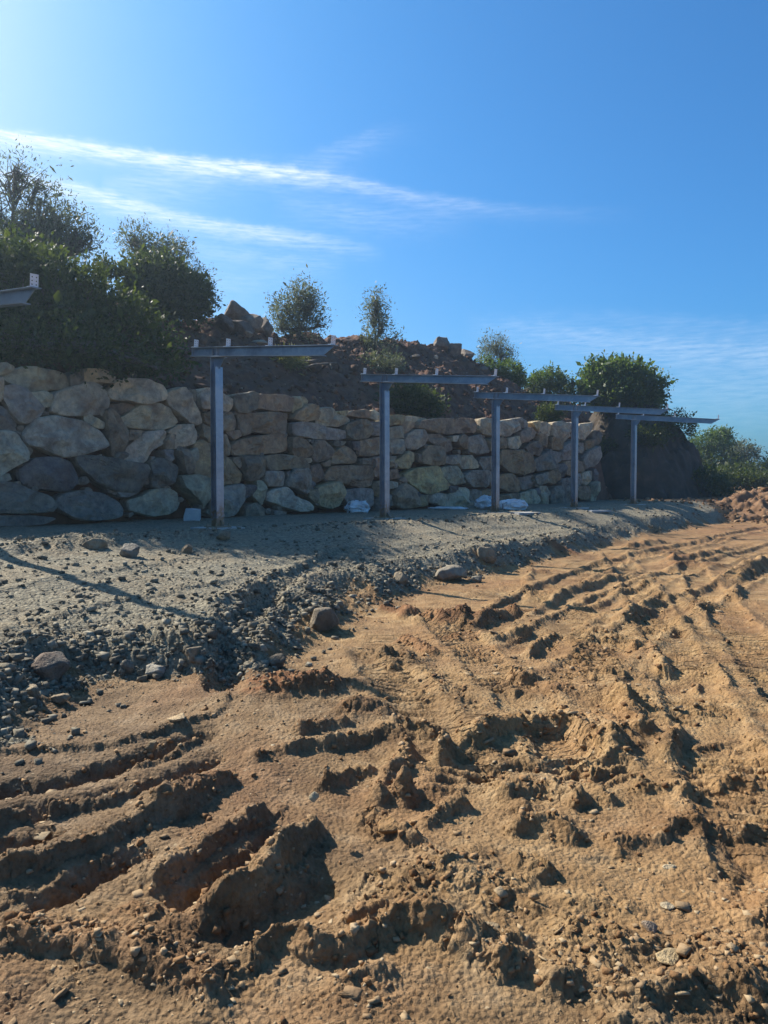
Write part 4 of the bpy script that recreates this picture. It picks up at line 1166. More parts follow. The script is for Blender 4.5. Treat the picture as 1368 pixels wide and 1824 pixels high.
for i, (poly, col) in enumerate(ST):
    P3 = [wall_hit(*p) for p in poly]
    tz = [(a, b) for a, b, _ in P3]
    V, Fc, c = stone_mesh(tz, i, back=0.55)
    # local frame: x along U, y along M (out of the wall), z up
    me = new_mesh('stone', V, Fc, False)
    o = link('stone', me, STONE, wall)
    lift = sr.uniform(-0.06, 0.07)
    P = W0 + U * c[0] + M * (lift - BATTER * c[1] - 0.06) + np.array([0, 0, c[1]])
    # y axis of the mesh must point along M: mirror-free basis has y = -M, so flip
    k = P - wall_base
    o.location = [float(v) for v in k]
    j = sr.uniform(0.95, 1.5); gm = sum(col) / 3; col = [0.78 * v + 0.22 * gm for v in col]; o.color = (col[0] * j * 1.08, col[1] * j * sr.uniform(0.97, 1.01), col[2] * j * sr.uniform(0.80, 0.92), 1)
    # swap handedness: mesh uses (x, y=out, z); U x Z = -M ... build by matrix
    me.transform(__import__('mathutils').Matrix(((U[0], M[0], 0, 0), (U[1], M[1], 0, 0), (0, 0, 1, 0), (0, 0, 0, 1))))
    me.flip_normals() if np.linalg.det(np.array([[U[0], M[0], 0], [U[1], M[1], 0], [0, 0, 1]])) < 0 else None
    me.update()


def inside(p, P):
    c = False; n = len(P)
    for i in range(n):
        a, b = P[i], P[(i + 1) % n]
        if (a[1] > p[1]) != (b[1] > p[1]) and p[0] < (b[0] - a[0]) * (p[1] - a[1]) / (b[1] - a[1]) + a[0]: c = not c
    return c


polys = [poly for poly, _ in ST]; boxes = [(min(p[0] for p in P), max(p[0] for p in P), min(p[1] for p in P), max(p[1] for p in P)) for P in polys]; made = 0; pr = random.Random(9)
for _ in range(6000):
    if made >= 95: break
    px = pr.uniform(0, 1062); top = np.interp(px, [p[0] for p in TOP_PX], [p[1] for p in TOP_PX]); py = pr.uniform(top + 8, 925 - px * 0.03)
    if any(b[0] < px < b[1] and b[2] < py < b[3] and inside((px, py), P) for b, P in zip(boxes, polys)): continue
    t, z, P3 = wall_hit(px, py); sz_ = pr.uniform(0.05, 0.11); nn_ = pr.randint(5, 7)
    pl = [(t + sz_ * math.cos(2 * math.pi * k / nn_) * pr.uniform(0.8, 1.5), z + sz_ * math.sin(2 * math.pi * k / nn_) * pr.uniform(0.6, 1.2)) for k in range(nn_)]
    V, Fc, c = stone_mesh(pl, 500 + made, back=0.2, n=12); me = new_mesh('packing_stone', V, Fc, False)
    me.transform(__import__('mathutils').Matrix(((U[0], M[0], 0, 0), (U[1], M[1], 0, 0), (0, 0, 1, 0), (0, 0, 0, 1)))); me.flip_normals()
    o = link('packing_stone', me, STONE, wall); k = W0 + U * c[0] + M * (-0.10 - BATTER * c[1]) + np.array([0, 0, c[1]]) - wall_base
    o.location = [float(v) for v in k]; j = pr.uniform(0.8, 1.3); o.color = (0.22 * j, 0.185 * j, 0.14 * j, 1); made += 1


# ------------------------------------------------------------------ loose stones
def ico(sub=1):
    import bmesh
    bm = bmesh.new(); bmesh.ops.create_icosphere(bm, subdivisions=sub, radius=1.0)
    V = np.array([v.co[:] for v in bm.verts]); F = np.array([[v.index for v in f.verts] for f in bm.faces]); bm.free(); return V, F


ICO1, ICO2, ICO3 = ico(1), ico(2), ico(4)
OCT = (np.array([[1, 0, 0], [-1, 0, 0], [0, 1, 0], [0, -1, 0], [0, 0, 1], [0, 0, -1.0]]), np.array([[0, 2, 4], [2, 1, 4], [1, 3, 4], [3, 0, 4], [2, 0, 5], [1, 2, 5], [3, 1, 5], [0, 3, 5]]))


BOX = (np.array([[-.8, -.7, -.75], [.8, -.75, -.7], [.75, .75, -.75], [-.7, .8, -.7], [-.7, -.65, .7], [.65, -.7, .75], [.7, .65, .65], [-.65, .7, .75]]),
       np.array([[0, 2, 1], [0, 3, 2], [4, 5, 6], [4, 6, 7], [0, 1, 5], [0, 5, 4], [1, 2, 6], [1, 6, 5], [2, 3, 7], [2, 7, 6], [3, 0, 4], [3, 4, 7]]))


def scatter_mesh(name, pts, size, mat, flat=(0.5, 0.9), tmpl=ICO1, jit=0.28, sink=0.25):
    V0, F0 = tmpl; n = len(pts); k = len(V0)
    V = V0[None] * (1 + rng.uniform(-jit, jit, (n, k, 3)))
    V = V * np.stack([rng.uniform(0.75, 1.35, n), rng.uniform(0.6, 1.1, n), rng.uniform(flat[0], flat[1], n)], 1)[:, None, :]
    th = rng.uniform(0, 2 * math.pi, n); tx = rng.normal(0, 0.35, n)
    c, s = np.cos(th), np.sin(th); ct, st = np.cos(tx), np.sin(tx)
    y = V[..., 1] * ct[:, None] - V[..., 2] * st[:, None]; z = V[..., 1] * st[:, None] + V[..., 2] * ct[:, None]; x = V[..., 0]
    X = x * c[:, None] - y * s[:, None]; Y = x * s[:, None] + y * c[:, None]
    W = np.stack([X, Y, z], -1) * size[:, None, None] + pts[:, None, :]
    W[..., 2] += (size * (1 - sink) * 0.5)[:, None]
    F = (F0[None] + (np.arange(n) * k)[:, None, None]).reshape(-1, F0.shape[1])
    o = link(name, new_mesh(name, W.reshape(-1, 3), F, False), mat); o['kind'] = 'stuff'; return o


def cand(n, rmin, rmax, p=1.0):
    """candidate points spread over the view, denser near the viewer"""
    a = rng.uniform(R(-33), R(33), n); u = rng.uniform(0, 1, n)
    r = (rmin ** -p + u * (rmax ** -p - rmin ** -p)) ** (-1 / p)
    return r * np.sin(a), r * np.cos(a), r


# mud clods and crumbs, gathered on the broken ridges
x, y, r = cand(90000, 2.0, 16, 0.9)
g = ground_val(GRV, x, y); ro = ground_val(ROUGH, x, y)
keep = (g < 0.4) & (rng.uniform(0, 1, len(x)) < 0.35 + 0.65 * sstep(2.6, 6.0, r)) & (rng.uniform(0, 1, len(x)) < np.clip((ro - 0.55) * 0.8, 0.05, 0.6) * 0.5)
x, y, r, ro = x[keep], y[keep], r[keep], ro[keep]
sz = 0.0036 * r ** 0.45 * np.exp(rng.normal(0, 0.5, len(x))) * (0.75 + 0.5 * np.clip(ro - 0.4, 0, 1.0)); sz = np.clip(sz, 0.0025, 0.02)
big = sz > 0.009
P = np.stack([x, y, ground_z(x, y)], 1)
clods = scatter_mesh('mud_clods', P[big], sz[big], CLOD, tmpl=BOX, jit=0.45); tag(clods, 'loose brown mud clods strewn along the ruts')
crumbs = scatter_mesh('mud_crumbs', P[~big], sz[~big], CLOD, tmpl=OCT, jit=0.35); tag(crumbs, 'fine brown mud crumbs all over the clay')
# flat shale chips in the clay
x, y, r = cand(5500, 2.0, 14, 0.8); g = ground_val(GRV, x, y); k = g < 0.5
x, y, r = x[k], y[k], r[k]
kk_ = rng.uniform(0, 1, len(x)) < sstep(-0.2, 0.6, fbm2(x * 1.1, y * 1.1, 3, 91)) * 0.8
x, y, r = x[kk_], y[kk_], r[kk_]
SHALE = clod_material('shale_chips', [(0.1, (0.17, 0.105, 0.055)), (0.5, (0.27, 0.18, 0.095)), (0.9, (0.36, 0.27, 0.16)), (1.0, (0.42, 0.36, 0.26))])
sz = 0.0045 * r ** 0.5 * np.exp(rng.normal(0, 0.55, len(x)))
chips = scatter_mesh('shale_chips', np.stack([x, y, ground_z(x, y)], 1), np.clip(sz, 0.004, 0.05), SHALE, flat=(0.12, 0.3), tmpl=BOX, jit=0.5, sink=0.7)
tag(chips, 'thin pale shale chips lying in the clay')
# crushed stone on the track and down its bank
x, y, r = cand(150000, 3.2, 30, 0.55); t_, q_ = tq(x, y); e_ = edge_q(t_); g = ground_val(GRV, x, y)
dens = 0.34 + 0.8 * np.exp(-((q_ - e_ + 0.35) / 0.5) ** 2) + 0.2 * (q_ > e_ - 1.4) * (q_ < e_ + 0.1)
rg = ground_val(ROUGH, x, y); dens = dens + np.clip(rg - 0.6, 0, 1) * 0.9
keep = ((g > 0.3) | ((q_ < e_ + 0.5) & (rng.uniform(0, 1, len(x)) < 0.16))) & (rng.uniform(0, 1, len(x)) < dens * 0.55) & (q_ > 3.0) & (t_ < 22)
x, y, r, rg = x[keep], y[keep], r[keep], rg[keep]
sz = 0.0044 * r ** 0.42 * np.exp(rng.normal(0, 0.68, len(x))) * (0.75 + 0.5 * np.clip(rg - 0.5, 0, 1)); sz = np.clip(sz, 0.004, 0.045)
P = np.stack([x, y, ground_z(x, y)], 1); big = sz > 0.02
print('clods', len(clods.data.vertices), 'gravel', len(x), big.sum())
gr = scatter_mesh('gravel', P[~big], sz[~big], GRV_M if False else GRAV, tmpl=OCT, flat=(0.4, 0.8), jit=0.35); tag(gr, 'grey crushed stone strewn over the track')
gr2 = scatter_mesh('coarse_gravel', P[big], sz[big], GRAV, tmpl=BOX, flat=(0.4, 0.9), jit=0.42); tag(gr2, 'coarse grey broken stone along the track edge')
# rubble on the hillside
n = 5200
t_ = rng.uniform(-6, 27, n); s_ = rng.uniform(0.5, 7.0, n)
Q = W0[None] + t_[:, None] * U[None] - s_[:, None] * M[None]; Q[:, 2] = hill_z(t_, s_)
sz = np.clip(0.035 * np.exp(rng.normal(0, 0.6, n)), 0.012, 0.22)
rub = scatter_mesh('slope_rubble', Q, sz, RUBB, tmpl=BOX, flat=(0.4, 0.9), jit=0.45); tag(rub, 'broken brown rubble lying on the slope above the wall')
n = 700
xx = rng.normal(hx, 2.6, n); yy = rng.normal(hy - 1.0, 1.7, n)
dd = np.hypot((xx - hx) / 4.9, (yy - hy) / 2.9) + 0.16 * fbm2(xx * 0.8, yy * 0.8, 3, 72)
zz = -1.05 + 1.62 * (1 - sstep(0.1, 1.0, dd)); zz = np.maximum(zz, ground_z(xx, yy))
HRUB = clod_material('heap_rock', [(0.1, (0.10, 0.052, 0.024)), (0.6, (0.19, 0.105, 0.05)), (1.0, (0.36, 0.27, 0.17))], scale=8)
hr = scatter_mesh('heap_rubble', np.stack([xx, yy, zz], 1), np.clip(0.042 * np.exp(rng.normal(0, 0.6, n)), 0.015, 0.12), HRUB, tmpl=BOX, jit=0.45); tag(hr, 'orange broken rock strewn over the earth heap')


def rock(name, label, loc, size, seed, col, rz=0.0, tilt=(0, 0), group=None, cat='rock'):
    V, Fi = ICO3; r = np.random.default_rng(seed); V = V.copy()
    d = np.ones(len(V))
    for _ in range(20):
        nrm = r.normal(size=3); nrm /= np.linalg.norm(nrm); k = r.uniform(0.45, 0.8)
        dp = V @ nrm; d = np.where(dp > 1e-3, np.minimum(d, k / np.maximum(dp, 1e-3)), d)
    V = V * d[:, None]
    nn = noise3(*(V.T * 2.2 + seed), seed=8) * 0.07 + noise3(*(V.T * 6 + seed), seed=9) * 0.03
    V = V * (1 + nn[:, None]); V /= np.abs(V).max(0)[None]; V = V * np.array(size)[None]
    o = link(name, new_mesh(name, V, Fi, False), STONE); o.location = [float(v) for v in loc]; o.rotation_euler = (tilt[0], tilt[1], rz)
    o.color = (col[0] * 1.08, col[1] * 0.98, col[2] * 0.85, 1); tag(o, label, cat, group); return o


GR2 = (0.235, 0.205, 0.155)


def ground_rock(px, py, wpx, hpx, label, seed, col=GR2, flat=None, rz=None, sink=0.25, tilt=(0, 0)):
    p = g_px(px, py + hpx * 0.35); Y = p[1]; w = wpx / FPX * Y / 2; h = hpx / FPX * Y / 2 * 1.1
    if flat: h = w * flat
    z = float(ground_z(p[0], p[1]))
    return rock('rock', label, (p[0], p[1], z + h * (1 - 2 * sink) + 0.0), (w, w * 0.75, h), seed, col, rz if rz is not None else seed * 1.3, tilt, 'loose rocks on the ground')


ground_rock(572, 1108, 78, 44, 'large rounded grey boulder on the track bank above the orange mound', 1)
ground_rock(862, 988, 46, 30, 'angular grey rock perched on the rim of the gravel track', 2)
ground_rock(800, 1020, 62, 26, 'flat grey slab sticking out of the gravel bank', 3, (0.24, 0.23, 0.2))
ground_rock(845, 1031, 28, 16, 'small pale rock just below the flat grey slab', 4, (0.27, 0.26, 0.22))
ground_rock(276, 1197, 40, 24, 'bright grey pointed stone at the foot of the gravel bank', 5, (0.30, 0.30, 0.28))
ground_rock(88, 1180, 92, 56, 'big dark rock half buried in the gravel bank at the left edge', 6, (0.13, 0.13, 0.12))
ground_rock(230, 1190, 34, 30, 'squat dark grey stone beside the bright pointed stone', 7, (0.15, 0.15, 0.14))
ground_rock(345, 1172, 36, 30, 'grey angular stone beside the wheel rut in the bank', 8)
ground_rock(55, 1228, 44, 28, 'grey stone lying below the big dark rock', 9)
ground_rock(108, 1243, 34, 20, 'small grey stone on the clay below the bank', 10)
ground_rock(490, 1172, 42, 32, 'brown-grey stone above the red mound', 12, (0.17, 0.15, 0.12))
ground_rock(712, 1034, 36, 26, 'grey stone in the coarse edge of the track', 13)
ground_rock(232, 985, 44, 28, 'pale grey stone on the rubble berm below the wall', 14, (0.26, 0.255, 0.23))
ground_rock(172, 972, 46, 26, 'grey block on the rubble berm nearer the left edge', 15)
ground_rock(332, 978, 30, 20, 'small stone at the near side of the rubble berm', 16)
ground_rock(398, 958, 26, 20, 'stone on the berm just in front of the first post', 17)
ground_rock(315, 1291, 42, 12, 'thin pale shale slab lying on the clay below the bank', 18, (0.33, 0.27, 0.19), flat=0.16)
ground_rock(270, 1320, 24, 26, 'upright brown slab leaning on the edge of the upper rut', 19, (0.24, 0.19, 0.12))
ground_rock(1186, 1708, 62, 22, 'flat grey-brown slab half bedded at the lower right', 20, (0.26, 0.22, 0.15), flat=0.25)
ground_rock(1158, 1655, 34, 22, 'small angular grey stone casting a short shadow', 21, (0.30, 0.29, 0.26))
ground_rock(1192, 1548, 28, 12, 'pale flat chip on the clay at the right', 22, (0.36, 0.31, 0.22), flat=0.25)
ground_rock(1190, 1618, 34, 12, 'thin grey chip above the flat slab', 23, (0.28, 0.25, 0.19), flat=0.25)
ground_rock(868, 1652, 42, 14, 'pale clay flake on the trodden ground', 24, (0.38, 0.31, 0.2), flat=0.14)
ground_rock(560, 1488, 24, 34, 'pale shale flake standing on top of the highest mud ridge', 25, (0.37, 0.33, 0.24), flat=0.9, sink=-1.2)
ground_rock(690, 1478, 60, 46, 'hard ridged mud slab tipped up in the middle', 26, (0.27, 0.175, 0.085), flat=0.5)
ground_rock(1165, 862, 20, 12, 'pale stone on top of the orange heap edge', 27, (0.4, 0.36, 0.28))


# rocks along the skyline
def hill_rock(px, s, wpx, hpx, label, seed, col, up=0.0, rz=0.0, tilt=(0, 0)):
    p, t = hill_pt(px, s); w = wpx / FPX * p[1] / 2; h = hpx / FPX * p[1] / 2
    return rock('boulder', label, (p[0], p[1], p[2] + h * 0.6 + up), (w, w * 0.8, h), seed, col, rz, tilt, 'boulders on the slope')


RK = (0.165, 0.145, 0.13)
hill_rock(420, 6.3, 50, 40, 'rounded boulder on top of the rock pile on the skyline', 31, RK, 0.22, 0.3)
hill_rock(450, 5.9, 48, 46, 'tilted slab leaning on the rock pile', 32, (0.20, 0.175, 0.15), 0.02, 0.8, (0.2, 0.4))
hill_rock(474, 6.1, 40, 42, 'dark angular boulder at the right side of the rock pile', 33, RK, -0.05, 1.6)
hill_rock(402, 5.6, 46, 40, 'dark boulder at the left foot of the rock pile', 34, (0.13, 0.105, 0.095), 0.0, 2.2)
hill_rock(432, 5.4, 58, 36, 'broad dark boulder in the middle of the rock pile', 45, (0.12, 0.095, 0.085), 0.0, 2.9)
hill_rock(440, 5.2, 26, 18, 'small pale rock below the rock pile', 35, (0.33, 0.29, 0.24), 0.0)
hill_rock(462, 5.0, 34, 12, 'flat pale slab below the rock pile', 36, (0.34, 0.30, 0.25), 0.0)
hill_rock(786, 6.3, 44, 34, 'pointed boulder first of three on the skyline', 37, RK, -0.05, 0.5)
hill_rock(806, 6.0, 40, 32, 'rounded boulder in the middle of three on the skyline', 38, RK, -0.05, 1.2)
hill_rock(830, 6.2, 38, 30, 'boulder nearest the grey shrub of three on the skyline', 39, RK, -0.05, 2.2)
hill_rock(776, 5.3, 9, 10, 'small white rock on the slope under the three boulders', 40, (0.5, 0.46, 0.4))
hill_rock(556, 4.0, 56, 26, 'dark flat boulder on the slope under the first beam', 41, (0.10, 0.085, 0.075), 0.0, 0.4)
hill_rock(738, 5.2, 22, 14, 'small brown rock on the bare slope', 42, RK, 0.0)
hill_rock(700, 4.6, 18, 12, 'small brown rock behind the second beam', 43, RK, 0.0)
hill_rock(860, 4.6, 20, 14, 'brown rock low on the slope behind the third beam', 44, RK, 0.0)

# ------------------------------------------------------------------ steel frames
BEAM_H = 0.165; BEAM_W = 0.11; TILT = R(5.8)
POST_D = 0.155; POST_W = 0.16; FL = 0.011; WEB = 0.009
Z_AT = 3.02                         # underside of the beam over the post axis
B0, B1 = -0.70, 2.94                # beam ends along M from the post axis


def i_section(mb, x0, x1, w, h, tf, tw, cut=0.0):
    """I-beam along local x, top at z=h, bottom at 0; the far end is cut back by `cut` at the bottom"""
    mb.box(x0, x1 - cut, -w / 2, w / 2, 0, tf)
    mb.box(x0, x1, -w / 2, w / 2, h - tf, h)
    mb.prism([(x0, tf), (x1 - cut, tf), (x1 - 0.01, h - tf), (x0, h - tf)], 1, -tw / 2, tw / 2)
    return mb


# local frame of a steel frame: x along M (towards the open ground), y = along U reversed to stay right-handed, z up
FR_RZ = math.atan2(M[1], M[0])


def make_frame():
    t = empty('carport_frame')
    # column, H section with flanges facing +-x
    c = MB()
    c.box(-POST_D / 2, -POST_D / 2 + FL, -POST_W / 2, POST_W / 2, 0.02, Z_AT - 0.012 + 0.0)
    c.box(POST_D / 2 - FL, POST_D / 2, -POST_W / 2, POST_W / 2, 0.02, Z_AT - 0.20)
    c.box(-POST_D / 2 + FL, POST_D / 2 - FL, -WEB / 2, WEB / 2, 0.02, Z_AT - 0.012)
    c.build('column', GALV, t)
    # haunch plate between column head and beam
    h = MB(); h.prism([(POST_D / 2 - FL + 0.002, Z_AT - 0.24), (POST_D / 2 + 0.02, Z_AT - 0.21), (POST_D / 2 + 0.16, Z_AT - 0.035), (POST_D / 2 - FL + 0.002, Z_AT - 0.012)], 1, -WEB / 2, WEB / 2)
    h.box(POST_D / 2 - 0.03, POST_D / 2 + 0.002, -POST_W / 2 + 0.004, POST_W / 2 - 0.004, Z_AT - 0.198, Z_AT - 0.186)
    h.build('haunch', GALV, t)
    cp = MB(); cp.box(-0.11, 0.20, -0.085, 0.085, -0.006, 0.006); o = cp.build('cap_plate', GALV, t, loc=(0, 0, Z_AT - 0.004)); o.rotation_euler = (0, TILT, 0)
    # stiffeners
    # base plate with gussets and bolts
    b = MB(); b.box(-0.17, 0.17, -0.17, 0.17, 0.0, 0.02); bp = b.build('base_plate', GALV, t)
    for sx in (-1, 1):
        g = MB(); x_ = sx * POST_D / 2
        g.prism([(x_, 0.02), (x_ + sx * 0.085, 0.02), (x_ + sx * 0.01, 0.13), (x_, 0.13)], 1, -0.005, 0.005); g.build('gusset', GALV, t)
    for sx in (-1, 1):
        for sy in (-1, 1):
            q = MB(); q.tube([(sx * 0.135, sy * 0.135, 0.015), (sx * 0.135, sy * 0.135, 0.042)], [0.016, 0.016], 6); q.tube([(sx * 0.135, sy * 0.135, 0.04), (sx * 0.135, sy * 0.135, 0.07)], [0.009, 0.009], 6)
            q.build('anchor_bolt', GALV, t)
    f = MB(); f.box(-0.34, 0.34, -0.34, 0.34, -0.30, -0.004); f.build('concrete_footing', CONC, t)
    # beam
    m = i_section(MB(), B0, B1, BEAM_W, BEAM_H, 0.010, 0.008, 0.24)
    bm = m.build('beam', GALV, t, loc=(0, 0, Z_AT + 0.003)); bm.rotation_euler = (0, TILT, 0)
    for sx in (-0.06, 0.065):
        for sy in (-1, 1):
            s = MB(); s.box(sx - 0.004, sx + 0.004, min(sy * 0.0045, sy * (BEAM_W / 2 - 0.006)), max(sy * 0.0045, sy * (BEAM_W / 2 - 0.006)), 0.0105, BEAM_H - 0.0105)
            k = s.build('stiffener', GALV, bm)
    e = MB(); e.box(B0 + 0.03, B0 + 0.036, -BEAM_W / 2 + 0.004, BEAM_W / 2 - 0.004, 0.0105, BEAM_H - 0.0105); e.build('end_plate', GALV, bm)
    for xx in (B0 + 0.085, 0.32, 1.43, B1 - 0.055):
        # L bracket that will carry a purlin: upright plate with holes
        br = empty('purlin_bracket'); br.parent = t
        ca, sa = math.cos(TILT), math.sin(TILT)
        br.location = (xx * ca + BEAM_H * sa, 0, Z_AT + 0.003 - xx * sa + BEAM_H * ca); br.rotation_euler = (0, TILT, 0)
        p = bracket_plate(); link('plate', p, ZINC, br)
        q = MB(); q.box(-0.075, -0.004, -0.045, 0.045, 0.0015, 0.008); q.build('foot', ZINC, br)
        q = MB(); q.tube([(-0.045, 0, 0.008), (-0.045, 0, 0.022)], [0.013, 0.013], 6); q.build('bolt', GALV, br)
    return t


def bracket_plate():
    import bmesh
    bm = bmesh.new()
    W, H, T = 0.09, 0.14, 0.006
    xs = [-W / 2, -0.031, -0.015, 0.015, 0.031, W / 2]; zs = [0.0015, 0.022, 0.036, 0.06, 0.074, 0.10, 0.114, H]
    holes = {(a, b) for a in (1, 3) for b in (1, 3, 5)}
    vid = {}
    def v(i, j, s):
        k = (i, j, s)
        if k not in vid: vid[k] = bm.verts.new((s * T / 2, xs[i], zs[j]))
        return vid[k]
    cells = {(i, j) for i in range(5) for j in range(7)} - holes
    for i, j in cells:
        for s in (-1, 1):
            q = [v(i, j, s), v(i + 1, j, s), v(i + 1, j + 1, s), v(i, j + 1, s)]
            bm.faces.new(q if s > 0 else q[::-1])
        for (di, dj), (a, b) in {(-1, 0): ((i, j), (i, j + 1)), (1, 0): ((i + 1, j), (i + 1, j + 1)), (0, -1): ((i, j), (i + 1, j)), (0, 1): ((i, j + 1), (i + 1, j + 1))}.items():
            if (i + di, j + dj) not in cells: bm.faces.new([v(*a, -1), v(*b, -1), v(*b, 1), v(*a, 1)])
    bmesh.ops.recalc_face_normals(bm, faces=bm.faces)
    me = bpy.data.meshes.new('plate'); bm.to_mesh(me); bm.free(); return me


def copy_tree(o, parent=None):
    c = o.copy(); COL.objects.link(c); c.parent = parent
    for ch in list(o.children): copy_tree(ch, c)
    return c


proto = make_frame()
FL_LAB = ['steel carport frame whose beam end alone shows at the left edge', 'nearest whole T-shaped steel post, in front of the tan boulders',
          'second whole T-shaped steel post, beside the tied white sack', 'third T-shaped steel post, with a white sack behind its foot',
          'fourth T-shaped steel post, at the right end of the boulder wall', 'farthest T-shaped steel post, in front of the dark earth bank']
BASES = [None, (387, 940), (685, 921), (885, 911.5), (1025, 906), (1128, 900.5)]
TOPS = [None, 629, 681, 712, 738, 753]
for i in range(6):
    o = proto if i == 0 else copy_tree(proto)
    p = POST0 + U * BAY * (i - 1)
    o.location = (float(p[0]), float(p[1]), 0.012); o.rotation_euler = (0, 0, FR_RZ)
    tag(o, FL_LAB[i], 'steel post', 'steel carport frames in a row')

# ------------------------------------------------------------------ sacks and blocks at the foot of the wall


def sack(label, px, py, L, Wd, H, rz, seed, pinch=True):
    V, Fi = ico(4); V = V.copy()
    x, y, z = V.T
    k = np.sign(x) * np.abs(x) ** 0.7
    endp = 1 - 0.75 * sstep(0.55, 1.0, -k) * (1 if pinch else 0.3) - 0.35 * sstep(0.6, 1.0, k)
    fold = 0.20 * np.sin(y * 9 + 3 * noise3(x * 2, y * 2, z * 2, seed)) * (1 - np.abs(x)) + 0.18 * noise3(x * 3 + seed, y * 3, z * 3, 5) - 0.28 * np.abs(noise3(x * 4 + seed, y * 4, z * 4, 6))
    rr = 1 + fold
    W = np.stack([k * L / 2 * (1 + 0.06 * rr), y * Wd / 2 * endp * rr, z * H / 2 * endp * rr], 1)
    W[:, 2] = np.maximum(W[:, 2], -H * 0.33) + H * 0.33
    p = g_px(px, py); t = empty('sack', (p[0], p[1], float(ground_z(p[0], p[1])) + 0.005), rz)
    tag(t, label, 'sack', 'white sacks by the wall'); W += 0.13 * H * np.stack([noise3(*(V.T * 5 + q_ + seed), seed=q_) for q_ in (1, 2, 3)], 1); W[:, 2] = np.maximum(W[:, 2], 0.0)
    link('body', new_mesh('sack', W, Fi, False), BAGM, t)
    if pinch:
        q = MB()
        ring = [(-L * 0.36, math.cos(a) * Wd * 0.27, H * 0.31 + math.sin(a) * H * 0.32) for a in np.linspace(0, 2 * math.pi, 15)]
        q.tube(ring, [0.012] * 15, 5); q.build('tie', TIE, t)
    return t


TIE = plain('dark_cord', [(0.3, (0.05, 0.05, 0.06)), (0.7, (0.1, 0.1, 0.1))], 20)
sack('white striped woven sack tied at the neck, beside the second whole post', 636, 913, 0.66, 0.42, 0.40, 0.35, 1)
sack('flat empty white sack lying between the second and third posts', 798, 907, 1.15, 0.45, 0.10, -0.15, 2, False)
sack('crumpled white sack on the left of the third post foot', 868, 906, 0.75, 0.5, 0.46, 2.6, 3, False)
sack('slumped white sack on the right of the third post foot', 912, 908, 0.95, 0.5, 0.38, 0.25, 4, True)
p = g_px(342, 927)
blk = MB().prism([(-0.17, 0.0), (0.15, 0.0), (0.18, 0.06), (0.175, 0.24), (0.0, 0.255), (-0.13, 0.25), (-0.175, 0.08)], 1, -0.11, 0.11).build('stone_block', plain('pale_block', [(0.3, (0.36, 0.37, 0.38)), (0.7, (0.52, 0.52, 0.5))], 7.0), None, loc=(p[0], p[1], float(ground_z(p[0], p[1])) - 0.01))
blk.rotation_euler = (0.12, 0.02, 0.25); tag(blk, 'small pale square block at the wall foot beside the nearest whole post', 'block')
for i, (px, py, w, d, lab) in enumerate([(1064, 911, 1.0, 0.35, 'thin concrete slab on the ground between the fourth and fifth posts'), (935, 917, 0.9, 0.4, 'thin concrete slab on the ground just right of the third post'),
                                         (300, 921, 0.7, 0.16, 'long pale board lying along the wall foot near the square block')]):
    p = g_px(px, py); s = MB(); s.prism([(-w / 2, -d / 2), (w / 2, -d / 2 * 0.8), (w / 2 * 0.9, d / 2), (-w / 2 * 0.95, d / 2 * 0.85)], 2, -0.03, 0.03)
    o = s.build('slab', CONC, None, loc=(p[0], p[1], float(ground_z(p[0], p[1])) + 0.02)); o.rotation_euler = (0.02, 0.01, wall_rz - 0.2); tag(o, lab, 'slab')

# ------------------------------------------------------------------ vegetation


def leaf_mesh(C, D, size, aspect=0.42):
    """leaves: rhombs at C pointing along D"""
    n = len(C); D = D / (np.linalg.norm(D, axis=1, keepdims=True) + 1e-9)
    S_ = np.cross(D, rng.normal(size=(n, 3))); S_ /= (np.linalg.norm(S_, axis=1, keepdims=True) + 1e-9)
    l = size[:, None]
    V = np.stack([C, C + D * l * 0.5 + S_ * l * aspect * 0.5, C + D * l, C + D * l * 0.5 - S_ * l * aspect * 0.5], 1).reshape(-1, 3)
    F = np.arange(4 * n).reshape(n, 4); return V, F


